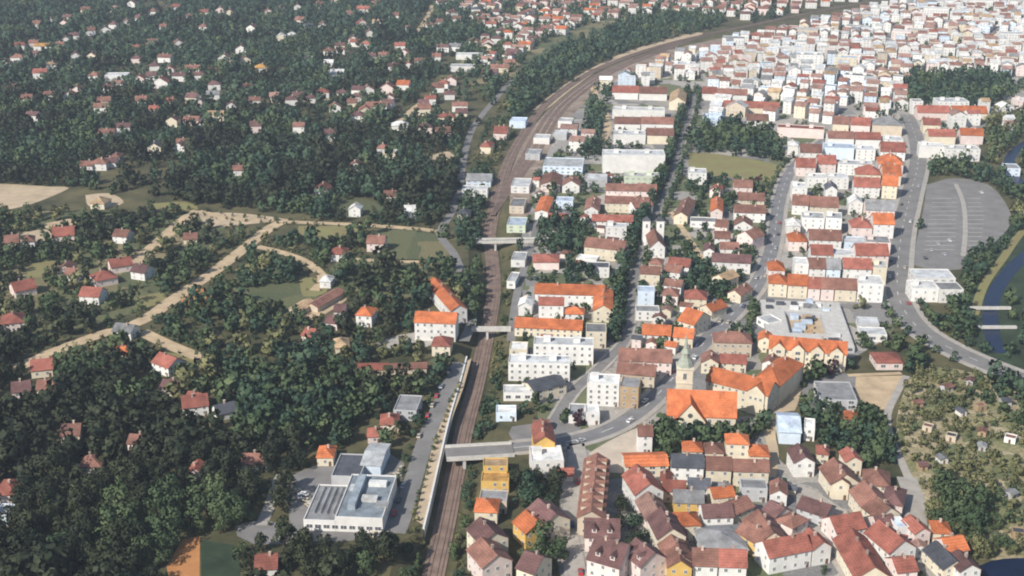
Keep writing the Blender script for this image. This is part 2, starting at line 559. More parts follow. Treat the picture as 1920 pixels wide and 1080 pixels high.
patch('orchard_ground', [(-60, 400), (150, 395), (360, 400), (420, 430), (300, 560), (120, 620), (-60, 640)], 0.015, 'meadow', 0)
patch('forecourt', [(960, 800), (1040, 790), (1090, 800), (1060, 826), (960, 824)], 0.05, 'asphalt_old')
patch('forecourt', [(1540, 700), (1605, 704), (1602, 770), (1530, 770), (1500, 720)], 0.04, 'asphalt_old', 0)
patch('forecourt', [(1470, 705), (1505, 695), (1490, 770), (1450, 775)], 0.05, 'sand')

# ------------------------------------------------------------------ roads
ROADS = {}
LANES = []


def road(name, px, width, z, m, pave=0.0, dash=False, half=None):
    line = smooth_line([G(*p) for p in px], 5.0)
    o = link(name, strip_mesh(name, line, -width / 2, width / 2, z - 0.04, z, m))
    tag(o, kind='structure')
    if pave:
        for s in (-1, 1):
            a, b = sorted((s * width / 2, s * (width / 2 + pave)))
            c = link('pavement', strip_mesh('pavement', line, a, b, 0.0, z + 0.12, 'paving'), o)
    if dash:
        mb = MB()
        n = normals(line)
        for i in range(0, len(line) - 1, 3):
            a, b = line[i], line[i + 1]
            q = n[i] * 0.13
            mb.add([(a[0] - q[0], a[1] - q[1], z + .02), (b[0] - q[0], b[1] - q[1], z + .02), (b[0] + q[0], b[1] + q[1], z + .02), (a[0] + q[0], a[1] + q[1], z + .02)], [(0, 1, 2, 3)])
        link('road_marking', mb.mesh('road_marking', 'paint'), o)
    mark_line(line, half if half else width / 2 + pave + 0.5)
    if name == 'dirt_lane':
        LANES.append((line, width))
    if name == 'dirt_lane':      # verges kept open on the camera side
        mark_line(line + np.array([0, -8.0]), width / 2 + 3)
    ROADS[len(ROADS)] = line
    return line


main_street = road('main_street', [(960, 840), (1003, 836), (1040, 832), (1085, 824), (1150, 802), (1210, 762), (1270, 700), (1320, 643), (1370, 592), (1412, 545), (1440, 490), (1452, 440),
                                   (1461, 380), (1478, 330), (1512, 290), (1560, 252), (1600, 218)], 8.5, 0.14, 'asphalt', 2.6, True)
avenue = road('avenue', [(1040, 790), (1075, 735), (1118, 696), (1146, 668), (1170, 642), (1180, 604), (1184, 560), (1190, 520), (1204, 465), (1228, 405), (1256, 340), (1275, 280), (1291, 220), (1302, 175)], 5.0, 0.13, 'asphalt_old', 1.4)
boulevard = road('boulevard', [(1985, 745), (1920, 712), (1850, 684), (1785, 655), (1725, 618), (1692, 575), (1682, 530), (1690, 440), (1706, 370), (1722, 300), (1716, 255), (1700, 215)], 12.5, 0.15, 'asphalt_old', 3.0, True)
old_street = road('old_street', [(1078, 832), (1084, 862), (1074, 905), (1067, 955), (1064, 1000), (1074, 1045), (1084, 1110)], 5.5, 0.14, 'paving', 1.2)
station_road = road('station_road', [(742, 1000), (752, 975), (775, 900), (800, 820), (832, 745), (862, 680)], 7.5, 0.12, 'asphalt_old', 0.0)
road('street', [(870, 640), (884, 600), (876, 550), (868, 520), (850, 475), (826, 438), (848, 395), (862, 345), (872, 285), (890, 235), (930, 185), (960, 150)], 5.5, 0.12, 'asphalt_old', half=2.6)
road('dirt_lane', [(248, 497), (300, 452), (345, 412), (372, 395)], 9.5, 0.10, 'lane_dirt')
road('dirt_lane', [(372, 396), (430, 409), (540, 416), (680, 422), (800, 431), (826, 437)], 6.0, 0.11, 'lane_dirt')
road('dirt_lane', [(30, 690), (100, 660), (180, 630), (265, 602), (330, 558), (400, 510), (465, 460), (505, 428), (530, 416)], 9.0, 0.10, 'lane_dirt')
road('dirt_lane', [(470, 460), (530, 474), (575, 492), (605, 520), (590, 545)], 6.0, 0.12, 'lane_dirt')
road('dirt_lane', [(265, 622), (320, 648), (390, 676)], 8.0, 0.10, 'lane_dirt')
road('dirt_lane', [(665, 486), (720, 490), (790, 491)], 4.5, 0.10, 'lane_dirt')
road('dirt_lane', [(740, 240), (775, 205), (810, 180)], 7.0, 0.10, 'lane_dirt')
road('dirt_lane', [(780, 65), (800, 35), (812, 10)], 8.0, 0.10, 'lane_dirt')
road('dirt_lane', [(560, 100), (640, 92), (700, 70), (725, 55)], 5.0, 0.10, 'lane_dirt')
road('dirt_lane', [(480, 200), (540, 193), (640, 184), (700, 178)], 4.0, 0.10, 'lane_dirt')
road('dirt_lane', [(490, 985), (505, 950), (520, 905), (528, 890)], 4.5, 0.10, 'paving')
road('footpath', [(1700, 705), (1680, 740), (1664, 778), (1670, 820), (1690, 865), (1705, 900)], 3.4, 0.10, 'paving')
road('footpath', [(1700, 895), (1712, 930), (1718, 965), (1716, 995)], 8.0, 0.11, 'paving')
road('side_lane', [(1470, 905), (1520, 925), (1560, 950), (1600, 980), (1640, 1008)], 5.0, 0.12, 'paving')
road('side_lane', [(1500, 935), (1520, 975), (1550, 1020), (1590, 1085), (1600, 1110)], 4.5, 0.12, 'paving')
road('side_lane', [(1445, 895), (1450, 850), (1444, 815), (1448, 790)], 4.5, 0.12, 'sand')
road('side_lane', [(958, 640), (968, 560), (986, 490), (1002, 440), (1010, 380)], 4.5, 0.12, 'asphalt_old')
road('side_lane', [(1255, 395), (1280, 430), (1310, 475), (1322, 500)], 4.0, 0.12, 'lane_dirt')
road('side_lane', [(1125, 280), (1140, 230), (1122, 190), (1110, 160)], 6.0, 0.12, 'lane_dirt')
road('side_lane', [(1425, 560), (1520, 572), (1600, 574), (1660, 572)], 7.0, 0.12, 'asphalt_old')
road('side_lane', [(1440, 690), (1480, 720), (1500, 700), (1520, 670)], 4.0, 0.12, 'lane_dirt')
road('side_lane', [(1690, 700), (1640, 702), (1590, 704)], 3.0, 0.12, 'lane_dirt')
road('car_park_path', [(1792, 345), (1806, 380), (1810, 430), (1806, 480)], 3.0, 0.10, 'paving')
road('riverside_path', [(1990, 380), (1920, 432), (1880, 485), (1845, 535), (1826, 590)], 5.0, 0.10, 'dry_grass')
river1 = smooth_line([G(*p) for p in [(2000, 430), (1925, 478), (1882, 522), (1860, 565), (1858, 615), (1872, 662)]], 5.0)
tag(link('river', strip_mesh('river', river1, -4.0, 4.0, 0.0, 0.07, 'water')), kind='structure')
mark_line(river1, 8)
river2 = smooth_line([G(*p) for p in [(1985, 235), (1925, 268), (1893, 300), (1915, 345), (1985, 380)]], 5.0)
tag(link('river', strip_mesh('river', river2, -4.0, 4.0, 0.0, 0.07, 'water')), kind='structure')
mark_line(river2, 8)
river3 = smooth_line([G(*p) for p in [(1840, 1092), (1880, 1068), (1940, 1064), (2010, 1070)]], 4.0)
tag(link('river', strip_mesh('river', river3, -6.0, 6.0, 0.0, 0.07, 'water')), kind='structure')
mark_line(river3, 7)

# car park bay markings
cp = MB()
for k in range(13):
    yy = 372 + k * 8.0
    for xa, xb in ((1748 - k * 1.2, 1796 - k * 0.5), (1814, 1846 - abs(k - 5) * 1.2)):
        (ax, ay), (bx, by) = G(xa, yy), G(xb, yy)
        cp.add([(ax, ay - .3, .075), (bx, by - .3, .075), (bx, by + .3, .075), (ax, ay + .3, .075)], [(0, 1, 2, 3)])
tag(link('bay_marking', cp.mesh('bay_marking', 'concrete')), kind='structure')

# ------------------------------------------------------------------ buildings
PENDING = []      # (object, words before the place, place, px x) -> unique labels at the end


def place_of(px, py):
    if px < 900:
        if py >= 700:
            return 'in the nearest woods'
        if py >= 560:
            return 'left of the railway'
        if py >= 400:
            return 'near the dirt lanes'
        if py >= 200:
            return 'on the lower wooded slope'
        return 'on the far wooded slope'
    if py >= 820:
        return 'below the road bridge' if px < 1160 else 'below the church' if px < 1460 else 'by the allotments'
    if px >= 1700 and py >= 330:
        return 'between boulevard and river'
    if px >= 1440 and py >= 575:
        return 'behind the church'
    if px >= 1440 and py >= 260:
        return 'beside the boulevard'
    if py >= 480:
        return 'between railway and avenue' if px < 1165 else 'between avenue and main street'
    if py >= 260:
        return 'in the middle town'
    if py >= 140:
        return 'in the upper town'
    return 'in the distant town'


def roof_parts(w, d, h, kind, over=0.45, pitch=0.62, t=0.25):
    """roof mesh builder + wall gables; local x in +-w/2, y in 0..d"""
    mb = MB()
    gab = None
    if kind == 'g':
        r = d / 2 * pitch
        pr = [(-over, h - over * pitch), (d / 2, h + r), (d + over, h - over * pitch)]
        xs = (-w / 2 - over, w / 2 + over)
        vv = [(x, y, z + s) for x in xs for s in (0, t) for y, z in pr]
        mb.add(vv, [(3, 9, 10, 4), (4, 10, 11, 5), (0, 1, 7, 6), (1, 2, 8, 7), (0, 6, 9, 3), (2, 5, 11, 8), (0, 3, 4, 1), (1, 4, 5, 2), (6, 7, 10, 9), (7, 8, 11, 10)])
        gab = 'x'
    elif kind == 'd':
        r = w / 2 * pitch
        pr = [(-w / 2 - over, h - over * pitch), (0, h + r), (w / 2 + over, h - over * pitch)]
        ys = (-over, d + over)
        vv = [(x, y, z + s) for y in ys for s in (0, t) for x, z in pr]
        mb.add(vv, [(3, 4, 10, 9), (4, 5, 11, 10), (0, 6, 7, 1), (1, 7, 8, 2), (0, 3, 9, 6), (2, 8, 11, 5), (0, 1, 4, 3), (1, 2, 5, 4), (6, 9, 10, 7), (7, 10, 11, 8)])
        gab = 'y'
    elif kind in 'hp':
        x0, x1, y0, y1 = -w / 2 - over, w / 2 + over, -over, d + over
        m = min(w, d) / 2 + over
        r = m * pitch
        if w >= d:
            a, b = (x0 + m, d / 2), (x1 - m, d / 2)
        else:
            a, b = (0, y0 + m), (0, y1 - m)
        z = h
        vv = [(x0, y0, z - .1), (x1, y0, z - .1), (x1, y1, z - .1), (x0, y1, z - .1), (x0, y0, z + .1), (x1, y0, z + .1), (x1, y1, z + .1), (x0, y1, z + .1),
              (a[0], a[1], z + r), (b[0], b[1], z + r)]
        ff = [(0, 3, 2, 1), (0, 1, 5, 4), (1, 2, 6, 5), (2, 3, 7, 6), (3, 0, 4, 7)]
        if w >= d:
            ff += [(4, 5, 9, 8), (5, 6, 9), (6, 7, 8, 9), (7, 4, 8)]
        else:
            ff += [(4, 5, 8), (5, 6, 9, 8), (6, 7, 9), (7, 4, 8, 9)]
        mb.add(vv, ff)
    else:
        mb.box(-w / 2 + .3, w / 2 - .3, .3, d - .3, h - .25, h)
    return mb, gab


def wall_parts(w, d, h, kind, gab, pitch=0.62):
    mb = MB()
    if kind == 'f':
        for x0, x1, y0, y1 in ((-w / 2, w / 2, 0, .298), (-w / 2, w / 2, d - .298, d), (-w / 2, -w / 2 + .298, .298, d - .298), (w / 2 - .298, w / 2, .298, d - .298)):
            mb.box(x0, x1, y0, y1, -0.3, h + .45)
    elif gab == 'x':
        r = d / 2 * pitch - .02
        a = [(-w / 2, 0, -.3), (-w / 2, d, -.3), (-w / 2, d, h), (-w / 2, d / 2, h + r), (-w / 2, 0, h)]
        b = [(w / 2, y, z) for _, y, z in a]
        mb.add(a + b, [(4, 3, 2, 1, 0), (5, 6, 7, 8, 9), (0, 5, 9, 4), (1, 2, 7, 6)])
    elif gab == 'y':
        r = w / 2 * pitch - .02
        a = [(-w / 2, 0, -.3), (w / 2, 0, -.3), (w / 2, 0, h), (0, 0, h + r), (-w / 2, 0, h)]
        b = [(x, d, z) for x, _, z in a]
        mb.add(a + b, [(0, 1, 2, 3, 4), (9, 8, 7, 6, 5), (0, 4, 9, 5), (1, 6, 7, 2)])
    else:
        mb.box(-w / 2, w / 2, 0, d, -.3, h)
    return mb


def window_mesh(w, h, name='window'):
    mb = MB()
    t = 0.09
    mb.box(-w / 2, w / 2, -.03, .05, 0, h, 0)
    for x0, x1, z0, z1 in ((-w / 2 - t, -w / 2, -t, h + t), (w / 2, w / 2 + t, -t, h + t), (-w / 2, w / 2, -t, 0), (-w / 2, w / 2, h, h + t), (-.05, .05, 0, h)):
        mb.box(x0, x1, -.10, .05, z0, z1, 1)
    return mb.mesh(name, ['glass', 'frame'])


WIN = window_mesh(1.0, 1.35)
WIN_BIG = window_mesh(2.2, 1.5)


def chimney_mesh():
    mb = MB()
    mb.box(-.4, .4, -.4, .4, -2.2, 1.2)
    mb.box(-.5, .5, -.5, .5, 1.2, 1.4)
    return mb.mesh('chimney', 'chimney')


CHIM = chimney_mesh()


def dormer_mesh(wc, rc):
    mb = MB()
    mb.box(-.9, .9, 0, 3.0, -.6, 1.3, 0)
    mb.add([(-1.15, -.25, 1.15), (1.15, -.25, 1.15), (0, -.25, 2.1), (-1.15, 3.6, 1.15), (1.15, 3.6, 1.15), (0, 3.6, 2.1)],
           [(0, 1, 2), (5, 4, 3), (0, 2, 5, 3), (1, 4, 5, 2), (0, 3, 4, 1)], 1)
    mb.box(-.55, .55, -.04, .02, -.1, 1.0, 2)
    return mb.mesh('dormer', ['wall_' + wc, 'roof_' + rc, 'glass'])


DORM = {}


def windows_on(root, w, d, h, yaw, ox, oy, near, kind, front_only=False, wide=False):
    """windows on the sides of a wing that face the camera"""
    storeys = max(1, int(round(h / 3.1)))
    sh = h / storeys
    rx, ry = root.location.x, root.location.y
    cy_, sy_ = math.cos(yaw), math.sin(yaw)
    fast = MB()
    faces = [((ox, oy), (1, 0), (0, -1), w, 0.0)]
    faces += [((ox + w / 2, oy + d / 2), (0, 1), (1, 0), d, math.pi / 2), ((ox - w / 2, oy + d / 2), (0, -1), (-1, 0), d, -math.pi / 2)]
    step = (3.2 if near else 3.9) if not wide else 4.0
    for (mx, my), (ax, ay), (nx, ny), ln, rot in faces:
        wx, wy = rx + mx * cy_ - my * sy_, ry + mx * sy_ + my * cy_
        nwx, nwy = nx * cy_ - ny * sy_, nx * sy_ + ny * cy_
        dist = math.hypot(wx, wy)
        if (-wx * nwx - wy * nwy) / dist < 0.10:
            continue
        n = max(1, int((ln - 1.2) / step))
        gap = ln / n
        for s in range(storeys):
            z = s * sh + sh * 0.36
            for i in range(n):
                if near and random.random() < 0.05:
                    continue
                t = -ln / 2 + gap * (i + .5)
                lx, ly = mx + ax * t, my + ay * t
                if near:
                    o = link('window', WIN_BIG if wide else WIN, root, (lx, ly, z))
                    o.rotation_euler = (0, 0, rot)
                else:
                    hw = 1.0 if wide else .5
                    a = [(lx - ax * hw + nx * .05, ly - ay * hw + ny * .05), (lx + ax * hw + nx * .05, ly + ay * hw + ny * .05)]
                    b = [(lx - ax * hw - nx * .03, ly - ay * hw - ny * .03), (lx + ax * hw - nx * .03, ly + ay * hw - ny * .03)]
                    q = [a[0], a[1], b[1], b[0]]
                    z1 = z + min(1.25, sh * .45)
                    fast.add([(x, y, z) for x, y in q] + [(x, y, z1) for x, y in q], [(0, 1, 5, 4), (1, 2, 6, 5), (3, 0, 4, 7), (4, 5, 6, 7), (0, 3, 2, 1)])
    if fast.v:
        o = link('windows', fast.mesh('windows', 'glass_far'), root)
        o['kind'] = 'stuff'


NAMES = {'ho': ('house', 'house'), 'ap': ('apartment_building', 'building'), 'to': ('town_house', 'house'), 'ha': ('flat_roofed_hall', 'hall'),
         'hl': ('hall', 'hall'), 'sh': ('shed', 'shed'), 'sc': ('school', 'building')}
SHAPE = {'g': 'gabled', 'd': 'gabled', 'h': 'hipped', 'f': 'flat', 'p': 'hipped'}
GROUPS = {'ho': 'houses of the town', 'ap': 'apartment buildings of the town', 'to': 'houses of the old quarter', 'ha': 'halls', 'hl': 'halls', 'sh': 'sheds'}


def wing(root, w, d, h, roof, rc, wc, yaw, ox=0.0, oy=0.0, rot=0.0, near=False, win=True, pitch=0.62, chim=True, wide=False, dorm=0):
    """one wing: wall + roof (+ chimney, dormers) + windows, at (ox, oy) in the thing's frame"""
    rm, gab = roof_parts(w, d, h, roof, pitch=pitch)
    wm = wall_parts(w, d, h, roof, gab, pitch)
    wo = link('wall', wm.mesh('wall', 'wall_' + wc), root, (ox, oy, 0))
    ro = link('roof', rm.mesh('roof', 'roof_' + rc), root, (ox, oy, 0))
    if roof != 'f' and chim:
        n = 1 if max(w, d) < 14 else 2
        for k in range(n):
            t = random.uniform(-.3, .3) if n == 1 else (-.3 + .6 * k)
            if roof == 'g' or (roof in 'hp' and w >= d):
                x, y = t * w * .6, d / 2 + random.uniform(-1, 1)
                top = h + (d / 2 - abs(y - d / 2)) * pitch
            else:
                x, y = random.uniform(-1, 1), d / 2 + t * d * .6
                top = h + (w / 2 - abs(x)) * pitch
            link('chimney', CHIM, ro, (x, y, top + .2))
    elif roof == 'f' and max(w, d) > 13 and h > 6:
        mb = MB().box(-1.7, 1.7, -1.4, 1.4, 0, 2.3).box(-1.9, 1.9, -1.6, 1.6, 2.3, 2.5)
        me = mb.mesh('stair_hut', 'wall_' + wc)
        for k in range(1 if w < 24 else 2):
            link('stair_hut', me, ro, ((-.28 + .5 * k) * w, d * .55, h + .003))
    if dorm:
        key = wc + rc
        if key not in DORM:
            DORM[key] = dormer_mesh(wc, rc)
        for k in range(dorm):
            t = (k + .5) / dorm - .5
            if roof == 'd':
                for s in (-1, 1):
                    o = link('dormer', DORM[key], ro, (s * w * .40, d / 2 + t * d * .92, h + w * .10 * pitch + .75))
                    o.rotation_euler = (0, 0, math.pi / 2 * s)
            else:
                link('dormer', DORM[key], ro, (t * w * .9, d * .10, h + d * .10 * pitch + .75))
    if win and rot == 0.0:
        windows_on(root, w, d, h, yaw, ox, oy, near, roof, wide=wide)
    return wo, ro


def start(name, A, B):
    """Empty at the middle of the front edge A-B (photo pixels on the ground); returns root, width, yaw"""
    (ax, ay), (bx, by) = G(*A), G(*B)
    w = math.hypot(bx - ax, by - ay)
    yaw = math.atan2(by - ay, bx - ax)
    root = link(name, None)
    root.location = ((ax + bx) / 2, (ay + by) / 2, 0.0)
    root.rotation_euler = (0, 0, yaw)
    return root, w, yaw


def building(kind, x1, y1, x2, y2, d, h, roof, rc, wc, extra=''):
    nm, cat = NAMES[kind]
    root, w, yaw = start(nm, (x1, y1), (x2, y2))
    py = (y1 + y2) / 2
    px = (x1 + x2) / 2
    if px > 1160 and py > 855 and w < 30:
        w *= .98
        d *= .95
    h *= .84 if kind == 'ap' else .88 if kind == 'to' else .80 if (kind == 'ho' and px < 900 and py > 300) else .95
    near = py > 600 and kind not in ('sh',) and px > -50
    pitch = {'ho': .62, 'to': .72, 'ap': .6, 'ha': .3, 'hl': .32, 'sh': .4, 'sc': .7}[kind]
    dorm = 0
    if 'D' in extra:
        dorm = max(2, int((w if roof != 'd' else d) / 5.8))
    wing(root, w, d, h, roof, rc, wc, yaw, near=near, win=(py > 300 and kind != 'sh' and 'N' not in extra), pitch=pitch, chim=kind in ('ho', 'to', 'ap', 'sc'),
         wide=kind in ('ha', 'hl'), dorm=dorm)
    if near and kind in ('ho', 'to', 'ap'):
        me = MB().box(-.55, .55, -.06, .04, -.05, 2.1).mesh('door', 'door')
        link('door', me, root, (w * .5 - 1.3, 0, .05))
    root['category'] = cat
    root['group'] = GROUPS.get(kind, 'large buildings')
    c, s = math.cos(yaw), math.sin(yaw)
    occ_rect(root.location.x, root.location.y, c, s, -w / 2 - 2.5, w / 2 + 2.5, -3.0, d + 2.5, 1)
    if px < 900:      # gardens in front stay clear enough for the house to show
        rx, ry = root.location.x, root.location.y
        ln = math.hypot(rx, ry)
        front = 9 if py > 450 else 12 if py > 250 else 17
        occ_rect(rx, ry, ry / ln, -rx / ln, -w / 2 - .5, w / 2 + .5, -front, 2, 1)
    occ_rect(root.location.x, root.location.y, c, s, -w / 2 - .3, w / 2 + .3, -.3, d + .3, 4)
    size = 'long ' if w > 26 and kind != 'ap' else ''
    shape = 'dormered' if 'D' in extra else SHAPE[roof]
    words = f"{size}{WALLS[wc][0]} {nm.replace('_', ' ')} with {ROOFS[rc][0]} {shape} roof"
    PENDING.append((root, words, place_of(px, py), px))
    return root


